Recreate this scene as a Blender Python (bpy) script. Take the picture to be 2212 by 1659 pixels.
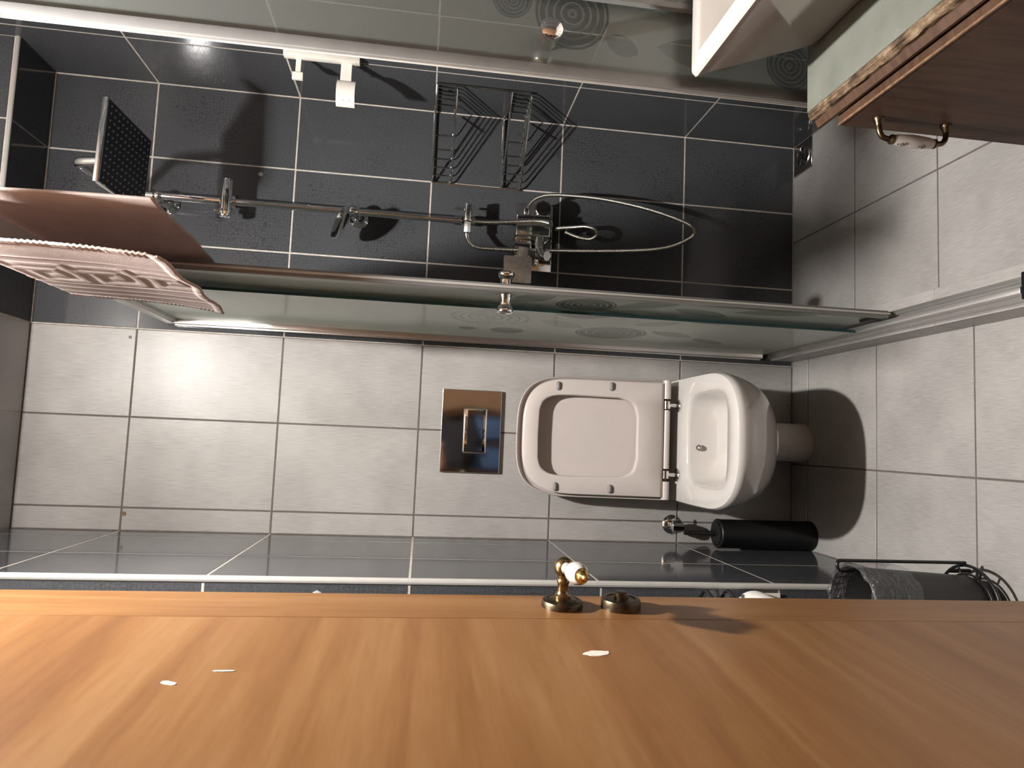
import bpy, bmesh, math, random
from mathutils import Vector, Matrix
random.seed(7)
S = bpy.context.scene
for o in list(bpy.data.objects): bpy.data.objects.remove(o)
COL = S.collection
PI = math.pi

# ------------------------------------------------------------------ camera
YAW, PITCH, ROLL, CAMD, CAMH, FPX = 0.0829, 0.1300, 0.0521, 2.0214, 1.1662, 1465.73
fwd = Vector((math.sin(YAW)*math.cos(PITCH), math.cos(YAW)*math.cos(PITCH), -math.sin(PITCH)))
r0 = Vector((math.cos(YAW), -math.sin(YAW), 0)); u0 = r0.cross(fwd)
rgt = math.cos(ROLL)*r0 + math.sin(ROLL)*u0
upv = -math.sin(ROLL)*r0 + math.cos(ROLL)*u0
cd = bpy.data.cameras.new('camera'); cam = bpy.data.objects.new('camera', cd); COL.objects.link(cam)
# the phone was held on its side: the image's right is the room's down
ax, ay, az = -upv, rgt, -fwd
cam.matrix_world = Matrix(((ax.x, ay.x, az.x, 0), (ax.y, ay.y, az.y, -CAMD), (ax.z, ay.z, az.z, CAMH), (0, 0, 0, 1)))
cd.sensor_fit = 'HORIZONTAL'; cd.sensor_width = 36; cd.lens = 36*FPX/2212; cd.clip_start = 0.02
S.camera = cam

# ------------------------------------------------------------------ world, exposure
W = bpy.data.worlds.new('world'); S.world = W; W.use_nodes = True
W.node_tree.nodes['Background'].inputs[0].default_value = (1.0, 0.90, 0.80, 1)
W.node_tree.nodes['Background'].inputs[1].default_value = 0.12
S.view_settings.view_transform = 'Standard'; S.view_settings.look = 'None'
S.view_settings.exposure = 1.1; S.view_settings.gamma = 1; S.view_settings.use_curve_mapping = False
LAMP_POS = (0.250, -1.10, 2.26); BULB_R = 0.030; BULB_STRENGTH = 540; FILL_POWER = 17; FILL_SPREAD = 150; LAMP_COL = (1.0, 0.965, 0.925)
S.cycles.max_bounces = 7; S.cycles.diffuse_bounces = 4; S.cycles.glossy_bounces = 4; S.cycles.transmission_bounces = 4
S.cycles.transparent_max_bounces = 8; S.cycles.use_light_tree = False; S.cycles.use_adaptive_sampling = True; S.cycles.adaptive_threshold = 0.04; S.cycles.sample_clamp_indirect = 6
S.cycles.caustics_reflective = False; S.cycles.caustics_refractive = False

# ------------------------------------------------------------------ helpers
OFF = {}
def link(o): COL.objects.link(o); return o
def thing(name, label, cat, loc=(0, 0, 0), group=None, kind=None):
    o = link(bpy.data.objects.new(name, None)); o.location = loc; o.empty_display_size = 0.05
    OFF[o.name] = Vector(loc); tag(o, label, cat, group, kind); return o
def tag(o, label, cat=None, group=None, kind=None):
    o['label'] = label
    if cat: o['category'] = cat
    if group: o['group'] = group
    if kind: o['kind'] = kind
    return o
def obj(name, bm, mat, parent=None, smooth=True, loc=None, label=None):
    """bm is in world coordinates; the mesh's own origin is the parent's, or its base for a top-level mesh"""
    me = bpy.data.meshes.new(name)
    bmesh.ops.recalc_face_normals(bm, faces=bm.faces)
    if parent is not None: off = OFF[parent.name]
    elif loc is not None: off = Vector(loc)
    else:
        xs = [v.co for v in bm.verts]
        off = Vector(((min(c.x for c in xs)+max(c.x for c in xs))/2, (min(c.y for c in xs)+max(c.y for c in xs))/2, min(c.z for c in xs)))
    bmesh.ops.translate(bm, verts=bm.verts, vec=-off)
    bm.to_mesh(me); bm.free()
    if smooth:
        for p in me.polygons: p.use_smooth = True
        try: me.set_sharp_from_angle(angle=math.radians(38))
        except Exception: pass
    me.materials.append(mat)
    o = link(bpy.data.objects.new(name, me))
    if parent is not None: o.parent = parent
    else: o.location = off
    OFF[o.name] = off
    if label: o['label'] = label
    return o
def NB(): return bmesh.new()
def box(bm, x0, x1, y0, y1, z0, z1, bev=0, seg=2):
    x0, x1 = sorted((x0, x1)); y0, y1 = sorted((y0, y1)); z0, z1 = sorted((z0, z1))
    vs = [bm.verts.new((x, y, z)) for x in (x0, x1) for y in (y0, y1) for z in (z0, z1)]
    fs = [bm.faces.new([vs[i] for i in q]) for q in ((0, 1, 3, 2), (4, 6, 7, 5), (0, 4, 5, 1), (2, 3, 7, 6), (0, 2, 6, 4), (1, 5, 7, 3))]
    if bev:
        es = set(e for f in fs for e in f.edges)
        bmesh.ops.bevel(bm, geom=list(es), offset=bev, segments=seg, affect='EDGES', profile=0.5)
    return bm
def frame_to(d):
    d = Vector(d).normalized()
    a = Vector((0, 0, 1)) if abs(d.z) < 0.9 else Vector((1, 0, 0))
    x = a.cross(d).normalized(); return x, d.cross(x), d
def lathe(bm, prof, org=(0, 0, 0), axis=(0, 0, 1), segs=32, cap=True):
    """prof: (radius, height) along axis from org"""
    X, Y, Z = frame_to(axis); org = Vector(org); rings = []
    for r, h in prof:
        rings.append([bm.verts.new(org + Z*h + (X*math.cos(2*PI*i/segs) + Y*math.sin(2*PI*i/segs))*max(r, 1e-5)) for i in range(segs)])
    for a, b in zip(rings, rings[1:]):
        for i in range(segs): bm.faces.new((a[i], a[(i+1) % segs], b[(i+1) % segs], b[i]))
    if cap: bm.faces.new(rings[0]); bm.faces.new(rings[-1])
    return bm
def cyl(bm, a, b, r, segs=20, r2=None):
    a, b = Vector(a), Vector(b); return lathe(bm, [(r, 0), (r if r2 is None else r2, (b-a).length)], a, b-a, segs)
def smoothpath(pts, n=8, closed=False):
    pts = [Vector(p) for p in pts]; out = []
    N = len(pts)
    for i in range(N if closed else N-1):
        g = lambda k: pts[k % N] if closed else pts[max(0, min(N-1, k))]
        p0, p1, p2, p3 = g(i-1), g(i), g(i+1), g(i+2)
        for j in range(n):
            t = j/n
            out.append(0.5*((2*p1) + (p2-p0)*t + (2*p0-5*p1+4*p2-p3)*t*t + (3*p1-p0-3*p2+p3)*t**3))
    if not closed: out.append(pts[-1])
    return out
def tube(bm, pts, r, segs=8, closed=False, ridged=None):
    pts = [Vector(p) for p in pts]; N = len(pts); rings = []; X = None
    for i, p in enumerate(pts):
        if closed: d = pts[(i+1) % N]-pts[i-1]
        else: d = pts[min(N-1, i+1)]-pts[max(0, i-1)]
        d.normalize()
        if X is None: X, Y, _ = frame_to(d)
        X = (X - d*X.dot(d)).normalized(); Y = d.cross(X)
        rr = r*(ridged[i % 2] if ridged else 1)
        rings.append([bm.verts.new(p + (X*math.cos(2*PI*k/segs)+Y*math.sin(2*PI*k/segs))*rr) for k in range(segs)])
    for i in range(N if closed else N-1):
        a, b = rings[i], rings[(i+1) % N]
        for k in range(segs): bm.faces.new((a[k], a[(k+1) % segs], b[(k+1) % segs], b[k]))
    if not closed: bm.faces.new(rings[0]); bm.faces.new(rings[-1])
    return bm
def resample(pts, step):
    pts = [Vector(p) for p in pts]; out = [pts[0]]; acc = 0
    for a, b in zip(pts, pts[1:]):
        L = (b-a).length; t = step-acc
        while t <= L:
            out.append(a+(b-a)*(t/L)); t += step
        acc = L-(t-step)
    return out
def loft(bm, rings, cap0=True, cap1=True):
    R = [[bm.verts.new(p) for p in r] for r in rings]; n = len(R[0])
    for a, b in zip(R, R[1:]):
        for i in range(n): bm.faces.new((a[i], a[(i+1) % n], b[(i+1) % n], b[i]))
    if cap0: bm.faces.new(R[0])
    if cap1: bm.faces.new(R[-1])
    return R
def fillet(pts, rad, n=5):
    """rounds the corners of an open polyline"""
    pts = [Vector(p) for p in pts]; out = [pts[0]]
    for a, b, c in zip(pts, pts[1:], pts[2:]):
        d1 = (a-b); d2 = (c-b); k = min(rad, d1.length*0.49, d2.length*0.49)
        p, q = b+d1.normalized()*k, b+d2.normalized()*k
        for i in range(n+1):
            t = i/n; out.append(p*(1-t)**2 + b*2*t*(1-t) + q*t*t)
    out.append(pts[-1]); return out

# ------------------------------------------------------------------ materials
class NT:
    def __init__(s, name):
        m = bpy.data.materials.new(name); m.use_nodes = True; s.m = m; s.t = m.node_tree; s.n = s.t.nodes
        s.b = s.n['Principled BSDF']; s.out = s.n['Material Output']
    def add(s, typ, **kw):
        n = s.n.new(typ)
        for k, v in kw.items():
            if k.startswith('_'): continue
            setattr(n, k, v)
        return n
    def l(s, a, b): s.t.links.new(a, b)
    def val(s, x, sock):
        if isinstance(x, (int, float, tuple)): sock.default_value = x
        else: s.l(x, sock)
    def math(s, op, a, b=0.0, c=None, clamp=False):
        n = s.add('ShaderNodeMath', operation=op); n.use_clamp = clamp
        s.val(a, n.inputs[0]); s.val(b, n.inputs[1])
        if c is not None: s.val(c, n.inputs[2])
        return n.outputs[0]
    def ramp(s, f, stops):
        n = s.add('ShaderNodeValToRGB'); e = n.color_ramp.elements
        while len(e) < len(stops): e.new(0.5)
        for el, (p, c) in zip(e, stops): el.position = p; el.color = (*c, 1) if len(c) == 3 else c
        s.l(f, n.inputs[0]); return n.outputs[0]
    def mix(s, f, a, b, mode='MIX'):
        n = s.add('ShaderNodeMix', data_type='RGBA', blend_type=mode)
        s.val(f, n.inputs[0])
        for x, i in ((a, 6), (b, 7)):
            if isinstance(x, tuple): n.inputs[i].default_value = (*x, 1) if len(x) == 3 else x
            else: s.l(x, n.inputs[i])
        return n.outputs[2]
    def coords(s, src='pos', scale=(1, 1, 1)):
        if src == 'pos': o = s.add('ShaderNodeNewGeometry').outputs['Position']
        else: o = s.add('ShaderNodeTexCoord').outputs[{'obj': 'Object', 'gen': 'Generated'}[src]]
        m = s.add('ShaderNodeMapping'); m.inputs['Scale'].default_value = scale; s.l(o, m.inputs[0]); return m.outputs[0]
    def noise(s, co, scale=5, detail=2, rough=0.5, dist=0.0):
        n = s.add('ShaderNodeTexNoise'); n.inputs['Scale'].default_value = scale; n.inputs['Detail'].default_value = detail
        n.inputs['Roughness'].default_value = rough; n.inputs['Distortion'].default_value = dist
        s.l(co, n.inputs['Vector']); return n.outputs['Fac']
    def bump(s, h, strength=0.2, dist=0.001):
        n = s.add('ShaderNodeBump'); n.inputs['Strength'].default_value = strength; n.inputs['Distance'].default_value = dist
        s.l(h, n.inputs['Height']); s.l(n.outputs[0], s.b.inputs['Normal']); return n.outputs[0]
    def base(s, c):
        s.val((*c, 1) if isinstance(c, tuple) else c, s.b.inputs['Base Color'])
    def set(s, rough=0.5, metal=0.0, spec=0.5, coat=0.0):
        s.b.inputs['Roughness'].default_value = rough; s.b.inputs['Metallic'].default_value = metal
        s.b.inputs['Specular IOR Level'].default_value = spec; s.b.inputs['Coat Weight'].default_value = coat
        return s
    def rnd(s): return s.add('ShaderNodeObjectInfo').outputs['Random']
def plain(name, c, rough=0.5, metal=0, spec=0.5, coat=0, var=0.04, vs=40):
    n = NT(name).set(rough, metal, spec, coat)
    f = n.noise(n.coords('pos'), vs, 1)
    a = tuple(x*(1-var) for x in c); b = tuple(min(1, x*(1+var)) for x in c)
    n.base(n.ramp(f, [(0.3, a), (0.7, b)])); return n.m

def m_grey(name, sc, scale=1.0):
    n = NT(name).set(0.36, 0, 0.45)
    streak = n.noise(n.coords('pos', sc), 1, 1, 0.6)
    cloud = n.noise(n.coords('pos'), 5.5, 2, 0.55)
    k = n.math('ADD', n.math('MULTIPLY', streak, 0.5), n.math('MULTIPLY', cloud, 0.5))
    k = n.math('ADD', k, n.math('MULTIPLY', n.math('SUBTRACT', n.rnd(), 0.5), 0.05))
    lo = tuple(x*scale for x in (0.285, 0.272, 0.258)); hi = tuple(x*scale for x in (0.445, 0.43, 0.41))
    n.base(n.ramp(k, [(0.30, lo), (0.70, hi)]))
    n.bump(streak, 0.22, 0.0006)
    return n.m
M = {}
M['grey_wall'] = m_grey('grey_wall_tile', (620, 620, 22))
M['grey_floor'] = m_grey('grey_floor_tile', (620, 30, 620), 0.92)
def m_dark():
    n = NT('charcoal_tile').set(0.17, 0, 0.42)
    v = n.add('ShaderNodeTexVoronoi', feature='DISTANCE_TO_EDGE'); v.inputs['Scale'].default_value = 105; v.inputs['Randomness'].default_value = 0.55
    n.l(n.coords('pos'), v.inputs['Vector'])
    cell = n.ramp(v.outputs[0], [(0.0, (0, 0, 0)), (0.10, (1, 1, 1))])
    patch = n.noise(n.coords('pos'), 4.0, 2)
    gate = n.ramp(patch, [(0.42, (0, 0, 0)), (0.62, (1, 1, 1))])
    f = n.math('MULTIPLY', n.math('SUBTRACT', 1.0, cell), gate)
    grain = n.noise(n.coords('pos'), 260, 2)
    base = n.ramp(grain, [(0.3, (0.057, 0.0595, 0.065)), (0.7, (0.081, 0.084, 0.091))])
    n.base(n.mix(n.math('MULTIPLY', f, 0.7), base, (0.026, 0.026, 0.028)))
    n.l(n.math('ADD', n.math('MULTIPLY', f, 0.16), 0.085), n.b.inputs['Roughness'])
    return n.m
M['dark'] = m_dark()
M['grout_light'] = plain('pale_grout', (0.56, 0.51, 0.46), 0.8, var=0.12, vs=60)
M['grout_grey'] = plain('grey_grout', (0.115, 0.10, 0.09), 0.8, var=0.15, vs=60)
M['chrome'] = plain('chrome', (0.80, 0.79, 0.78), 0.055, 1.0, var=0.02)
M['chrome_worn'] = plain('worn_chrome', (0.62, 0.60, 0.57), 0.20, 1.0, var=0.08, vs=90)
M['film_chrome'] = plain('film_chrome', (0.80, 0.78, 0.74), 0.36, 0.55, var=0.15, vs=70)
M['steel_hose'] = plain('steel_hose', (0.58, 0.55, 0.50), 0.22, 1.0)
M['alu'] = plain('satin_aluminium', (0.62, 0.60, 0.58), 0.30, 0.85, var=0.03)
M['alu_white'] = plain('pale_aluminium', (0.66, 0.66, 0.64), 0.35, 0.25, var=0.03)
M['white_trim'] = plain('white_trim', (0.46, 0.445, 0.42), 0.25, 0.0, var=0.03)
M['porcelain'] = plain('porcelain', (0.54, 0.51, 0.48), 0.09, 0, 0.5, 0.6, var=0.01)
M['seat'] = plain('seat_plastic', (0.53, 0.475, 0.445), 0.28, 0, 0.4, var=0.01)
M['bumper'] = plain('grey_rubber', (0.22, 0.21, 0.20), 0.6)
M['black_plastic'] = plain('black_plastic', (0.006, 0.006, 0.0065), 0.45, 0, 0.3)
M['black_gloss'] = plain('black_wire', (0.010, 0.010, 0.010), 0.25)
M['bin_plastic'] = plain('bin_plastic', (0.028, 0.027, 0.027), 0.5)
M['rubber_black'] = plain('nozzle_face', (0.016, 0.018, 0.026), 0.45)
M['nozzle'] = plain('nozzle_tip', (0.42, 0.44, 0.48), 0.5)
M['cream'] = plain('cream_plastic', (0.80, 0.75, 0.68), 0.4, var=0.02)
M['pipe'] = plain('pipe_plastic', (0.60, 0.58, 0.54), 0.4)
M['paper'] = plain('toilet_paper', (0.80, 0.77, 0.72), 0.9, var=0.03, vs=200)
M['brass'] = plain('antique_brass', (0.27, 0.19, 0.095), 0.30, 1.0, var=0.25, vs=120)
M['brass_dark'] = plain('dark_brass', (0.115, 0.085, 0.055), 0.36, 1.0, var=0.3, vs=120)
M['brass_bright'] = plain('bright_brass', (0.72, 0.50, 0.18), 0.18, 1.0, var=0.1)
M['ceiling'] = plain('ceiling_paint', (0.78, 0.76, 0.72), 0.8, var=0.02, vs=8)
M['plaster'] = plain('hall_plaster', (0.30, 0.165, 0.085), 0.8, var=0.05, vs=8)
M['residue'] = plain('old_glue', (0.42, 0.40, 0.38), 0.8, var=0.3, vs=200)
M['rust'] = plain('rusty_screw', (0.20, 0.11, 0.07), 0.7, var=0.4, vs=300)
M['wood_raw'] = None
def m_doorwood(name, scale, dark=1.0):
    n = NT(name).set(0.38, 0, 0.4)
    co = n.coords('obj', scale)
    big = n.noise(co, 1, 2, 0.5, 0.6)
    fine = n.noise(n.coords('obj', tuple(s*7 for s in scale)), 1, 4, 0.6)
    k = n.math('ADD', n.math('MULTIPLY', big, 0.68), n.math('MULTIPLY', fine, 0.32))
    c = n.ramp(k, [(0.30, (0.175*dark, 0.074*dark, 0.025*dark)), (0.50, (0.232*dark, 0.107*dark, 0.036*dark)), (0.70, (0.285*dark, 0.150*dark, 0.060*dark))])
    n.base(c); n.bump(fine, 0.06, 0.0004); return n.m
M['door_h'] = m_doorwood('beech_veneer_across', (1.6, 1.6, 22))
M['door_v'] = m_doorwood('beech_veneer_upright', (26, 26, 1.5))
def m_cabinet():
    n = NT('dark_cabinet_veneer').set(0.48, 0, 0.25)
    f = n.noise(n.coords('pos', (9, 90, 9)), 1, 4, 0.6)
    f2 = n.noise(n.coords('pos'), 6, 3)
    k = n.math('ADD', n.math('MULTIPLY', f, 0.6), n.math('MULTIPLY', f2, 0.4))
    n.base(n.ramp(k, [(0.32, (0.034, 0.017, 0.010)), (0.68, (0.088, 0.047, 0.029))])); n.bump(f, 0.1, 0.0004); return n.m
M['cabinet'] = m_cabinet()
def m_worn():
    n = NT('worn_wood_edge').set(0.75, 0, 0.3)
    f = n.noise(n.coords('pos', (260, 22, 260)), 1, 5, 0.7); g = n.noise(n.coords('pos'), 38, 4, 0.6)
    k = n.math('ADD', n.math('MULTIPLY', f, 0.5), n.math('MULTIPLY', g, 0.5))
    n.base(n.ramp(k, [(0.40, (0.016, 0.009, 0.006)), (0.52, (0.12, 0.075, 0.042)), (0.66, (0.30, 0.225, 0.15))])); n.bump(k, 0.8, 0.003); return n.m
M['worn'] = m_worn()
M['raw_edge'] = plain('raw_board_edge', (0.16, 0.085, 0.042), 0.7, var=0.3, vs=120)
def m_topglass():
    n = NT('green_glass_top').set(0.16, 0, 0.5)
    f = n.noise(n.coords('pos'), 14, 4); s = n.noise(n.coords('pos'), 210, 2, 0.8)
    c = n.ramp(f, [(0.3, (0.135, 0.145, 0.122)), (0.7, (0.18, 0.188, 0.163))])
    sp = n.ramp(s, [(0.73, (0, 0, 0)), (0.76, (1, 1, 1))])
    n.base(n.mix(n.math('MULTIPLY', sp, 0.8), c, (0.75, 0.74, 0.68))); return n.m
M['top_glass'] = m_topglass()
def m_towel():
    n = NT('pink_terry').set(0.95, 0, 0.1)
    f = n.noise(n.coords('pos'), 420, 3, 0.7); g = n.noise(n.coords('pos'), 30, 3)
    n.base(n.ramp(g, [(0.3, (0.60, 0.50, 0.46)), (0.7, (0.68, 0.58, 0.545))]))
    n.bump(f, 0.5, 0.002); tr = n.add('ShaderNodeBsdfTranslucent'); tr.inputs[0].default_value = (0.62, 0.50, 0.46, 1)
    mx_ = n.add('ShaderNodeMixShader'); mx_.inputs[0].default_value = 0.42; n.l(n.b.outputs[0], mx_.inputs[1]); n.l(tr.outputs[0], mx_.inputs[2]); n.l(mx_.outputs[0], n.out.inputs[0]); return n.m
M['towel'] = m_towel()
def m_bag():
    n = NT('clear_bag').set(0.12, 0, 0.6)
    n.base((0.22, 0.215, 0.21)); f = n.noise(n.coords('pos', (30, 30, 60)), 1.4, 3, 0.6, 0.5); n.bump(f, 1.0, 0.012)
    n.b.inputs['Specular IOR Level'].default_value = 1.0; n.b.inputs['Alpha'].default_value = 0.26; return n.m
M['bag'] = m_bag()
def m_denim(): return plain('blue_denim', (0.045, 0.085, 0.17), 0.85, var=0.25, vs=200)
def frosted(name, axis, circles, leaves, tint=(0.40, 0.435, 0.415), clear=0.40, trans=0.40):
    """frosted safety glass with a printed pattern of clear rings and leaves; axis = coordinate that runs along the pane"""
    n = NT(name)
    tc = n.add('ShaderNodeNewGeometry').outputs['Position']
    sp = n.add('ShaderNodeSeparateXYZ'); n.l(tc, sp.inputs[0]); a = sp.outputs[axis]; z = sp.outputs[2]
    def dist(ca, cz):
        da = n.math('SUBTRACT', a, ca); dz = n.math('SUBTRACT', z, cz)
        return n.math('SQRT', n.math('ADD', n.math('MULTIPLY', da, da), n.math('MULTIPLY', dz, dz)))
    total = None
    def acc(v):
        nonlocal total
        total = v if total is None else n.math('MAXIMUM', total, v)
    for ca, cz, R, kind in circles:
        q = n.math('DIVIDE', dist(ca, cz), R)
        disc = n.math('LESS_THAN', q, 1.0)
        rings = n.math('LESS_THAN', n.math('ABSOLUTE', n.math('SUBTRACT', n.math('FRACT', n.math('MULTIPLY', q, 5.0)), 0.5)), 0.13)
        if kind == 'dark': v = n.math('MULTIPLY', disc, n.math('SUBTRACT', 1.0, n.math('MULTIPLY', rings, 0.75)))
        else: v = n.math('MULTIPLY', disc, n.math('ADD', 0.10, n.math('MULTIPLY', rings, 0.75)))
        acc(v)
    for ca, cz, ln, wd, ang, amt in leaves:      # lens shape: two overlapping discs
        R = (ln*ln + wd*wd)/(2*wd); h = R-wd
        dx, dz = -math.sin(ang)*h, math.cos(ang)*h
        v = n.math('MULTIPLY', n.math('LESS_THAN', dist(ca+dx, cz+dz), R), n.math('LESS_THAN', dist(ca-dx, cz-dz), R))
        acc(n.math('MULTIPLY', v, amt))
    dif = n.add('ShaderNodeBsdfDiffuse'); dif.inputs[0].default_value = (*tint, 1)
    trl = n.add('ShaderNodeBsdfTranslucent'); trl.inputs[0].default_value = (*tint, 1)
    tra = n.add('ShaderNodeBsdfTransparent'); tra.inputs[0].default_value = (0.86, 0.90, 0.88, 1)
    glo = n.add('ShaderNodeBsdfGlossy'); glo.inputs[0].default_value = (0.9, 0.92, 0.9, 1); glo.inputs['Roughness'].default_value = 0.16
    m1 = n.add('ShaderNodeMixShader'); m1.inputs[0].default_value = trans; n.l(dif.outputs[0], m1.inputs[1]); n.l(trl.outputs[0], m1.inputs[2])
    m2 = n.add('ShaderNodeMixShader'); n.l(n.math('ADD', clear, n.math('MULTIPLY', total, 0.80-clear)), m2.inputs[0]); n.l(m1.outputs[0], m2.inputs[1]); n.l(tra.outputs[0], m2.inputs[2])
    fr = n.add('ShaderNodeFresnel'); fr.inputs[0].default_value = 1.45
    m3 = n.add('ShaderNodeMixShader'); n.l(n.math('MULTIPLY', fr.outputs[0], 0.75), m3.inputs[0]); n.l(m2.outputs[0], m3.inputs[1]); n.l(glo.outputs[0], m3.inputs[2])
    n.l(m3.outputs[0], n.out.inputs[0]); return n.m
M['glassA'] = frosted('frosted_glass_side', 1,
    [(-0.365, 1.010, 0.105, 'light'), (-0.184, 1.054, 0.024, 'dark'), (-0.186, 0.946, 0.046, 'dark'), (-0.245, 0.669, 0.096, 'dark'),
     (-0.50, 0.80, 0.07, 'dark')],
    [(-0.335, 0.820, 0.075, 0.035, 2.2, 0.35), (-0.285, 0.512, 0.075, 0.032, 2.0, 0.6), (-0.205, 0.375, 0.07, 0.022, 2.1, 0.6),
     (-0.54, 0.93, 0.075, 0.035, 0.6, 0.6), (-0.55, 0.66, 0.09, 0.035, 0.9, 0.6), (-0.50, 0.52, 0.08, 0.03, 1.9, 0.6), (-0.42, 0.60, 0.06, 0.03, 1.0, 0.4),
     (-0.55, 0.36, 0.10, 0.028, 1.4, 0.6)], (0.78, 0.87, 0.81), 0.18, 0.18)
M['glassB'] = frosted('frosted_glass_front', 0,
    [(0.712, 1.055, 0.032, 'dark'), (0.700, 0.955, 0.062, 'dark'), (0.655, 0.575, 0.042, 'dark'), (0.80, 0.80, 0.07, 'dark')],
    [(0.655, 0.735, 0.075, 0.026, 1.5, 0.6), (0.655, 0.87, 0.03, 0.018, 1.2, 0.6), (0.83, 0.60, 0.08, 0.03, 0.9, 0.6)])
def m_emit():
    n = NT('lamp_bulb'); e = n.add('ShaderNodeEmission'); e.inputs[0].default_value = (*LAMP_COL, 1); e.inputs[1].default_value = BULB_STRENGTH
    n.l(e.outputs[0], n.out.inputs[0]); return n.m
M['bulb'] = m_emit()
def m_edge():
    n = NT('green_glass_edge').set(0.15, 0, 0.5); n.base((0.020, 0.055, 0.055)); return n.m
M['glass_edge'] = m_edge()
M['seal'] = plain('milky_seal', (0.20, 0.20, 0.197), 0.3, 0, 0.5)

# ------------------------------------------------------------------ tiles
TILE_CACHE = {}
def tile(parent, mat, lo, hi, axis, sign, bev=0.0010):
    """a slab of tile with eased front edges; lo/hi = world box, front face towards sign on axis"""
    lo, hi = Vector(lo), Vector(hi); c = (lo+hi)/2; d = hi-lo
    key = (round(d.x, 4), round(d.y, 4), round(d.z, 4), axis, sign, mat.name)
    me = TILE_CACHE.get(key)
    if me is None:
        a, b = [i for i in range(3) if i != axis]; h = d/2; vs = []
        for lev, ins in ((-1, 0), (1, 0), (1, 1)):
            for sa, sb in ((-1, -1), (1, -1), (1, 1), (-1, 1)):
                v = [0, 0, 0]; v[a] = sa*(h[a]-ins*bev); v[b] = sb*(h[b]-ins*bev)
                v[axis] = sign*(lev*h[axis] - (bev if (lev == 1 and not ins) else 0)); vs.append(v)
        fs = [(3, 2, 1, 0), (8, 9, 10, 11)]
        for k in range(4):
            q = (k+1) % 4; fs += [(k, q, 4+q, 4+k), (4+k, 4+q, 8+q, 8+k)]
        me = bpy.data.meshes.new('tile'); me.from_pydata(vs, [], fs); me.update()
        bm = bmesh.new(); bm.from_mesh(me); bmesh.ops.recalc_face_normals(bm, faces=bm.faces); bm.to_mesh(me); bm.free()
        me.materials.append(mat); TILE_CACHE[key] = me
    o = link(bpy.data.objects.new('tile', me)); o.parent = parent; o.location = c - OFF[parent.name]
    # nobody lays tiles perfectly flat
    o.rotation_euler = [0 if i == axis else random.uniform(-1, 1)*0.0012 for i in range(3)]
    return o
G = 0.0021     # half a joint
TH = 0.006
def struct(name, bm, mat, label, cat): return tag(obj(name, bm, mat, None, False, (0, 0, 0)), label, cat, kind='structure')

# room numbers (metres)
XL, XA, XB, XC, XD, XE, XR = -0.2931, -0.2298, 0.0202, 0.2693, 0.5187, 0.7700, 0.9918
ZR = [0.0, 0.3732, 0.7732, 1.1732, 1.5732, 1.9732, 2.2514]
ZCEIL = 2.44; YTRIM = -0.5985; YFRONT = -1.82; XREC = -0.62; YSOF = -0.178

# ------------------------------------------------------------------ setting
wb = struct('wall_back', box(NB(), XL-0.4, XR+0.1, 0.0008, 0.12, -0.05, ZCEIL), M['grout_light'], 'tiled back wall, grey behind the toilet and charcoal in the shower', 'wall')
gg = obj('grout_bed', box(NB(), XL-0.02, XC-0.001, 0.0007, 0.01, 0, 2.26), M['grout_grey'], wb, False)
for xs, mat in (((XL, XA, XB, XC), M['grey_wall']), ((XC, XD, XE, XR), M['dark'])):
    for x0, x1 in zip(xs, xs[1:]):
        for z0, z1 in zip(ZR, ZR[1:]):
            tile(wb, mat, (x0+G, 0, z0+G), (x1-G, TH, z1-G), 1, -1)
# soffit and its upright face (boxed-in beam along the back wall)
so = struct('ceiling_soffit', box(NB(), XL-0.4, XR+0.1, 0.02, YSOF+G, 2.2514+G, ZCEIL), M['grout_light'], 'low tiled soffit boxed in above the back wall', 'soffit')
for x0, x1, mat in ((XL, XA, M['grey_wall']), (XA, XB, M['grey_wall']), (XB, XC, M['grey_wall']), (XC, XE, M['dark']), (XE, XR, M['dark'])):
    tile(so, mat, (x0+G, YSOF+0.012, 2.2514), (x1-G, -G, 2.2514+TH), 2, -1)
    tile(so, mat, (x0+G, YSOF, 2.2514+0.012), (x1-G, YSOF+TH, ZCEIL), 1, -1)
tr = NB(); tube(tr, [(XL-0.3, YSOF+0.003, 2.2545), (XR, YSOF+0.003, 2.2545)], 0.0052, 10)
struct('trim_2', tr, M['white_trim'], 'pale edge strip along the lower corner of the tiled soffit', 'trim')
# right wall
wr = struct('wall_right', box(NB(), XR+0.0008, XR+0.12, 0.1, YFRONT, -0.05, ZCEIL), M['grout_light'], 'charcoal tiled side wall of the shower with pale joints', 'wall')
ys = [0, -0.2285, -0.4785, -0.7285, -0.9785, -1.2285, -1.4785, -1.7285, YFRONT]
for y1, y0 in zip(ys, ys[1:]):
    for z0, z1 in zip(ZR+[], ZR[1:-1]+[2.3732]):
        tile(wr, M['dark'], (XR, y0+G, z0+G), (XR+TH, y1-G, z1-G), 0, -1)
    tile(wr, M['dark'], (XR, y0+G, 2.3732+G), (XR+TH, y1-G, ZCEIL), 0, -1)
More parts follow.
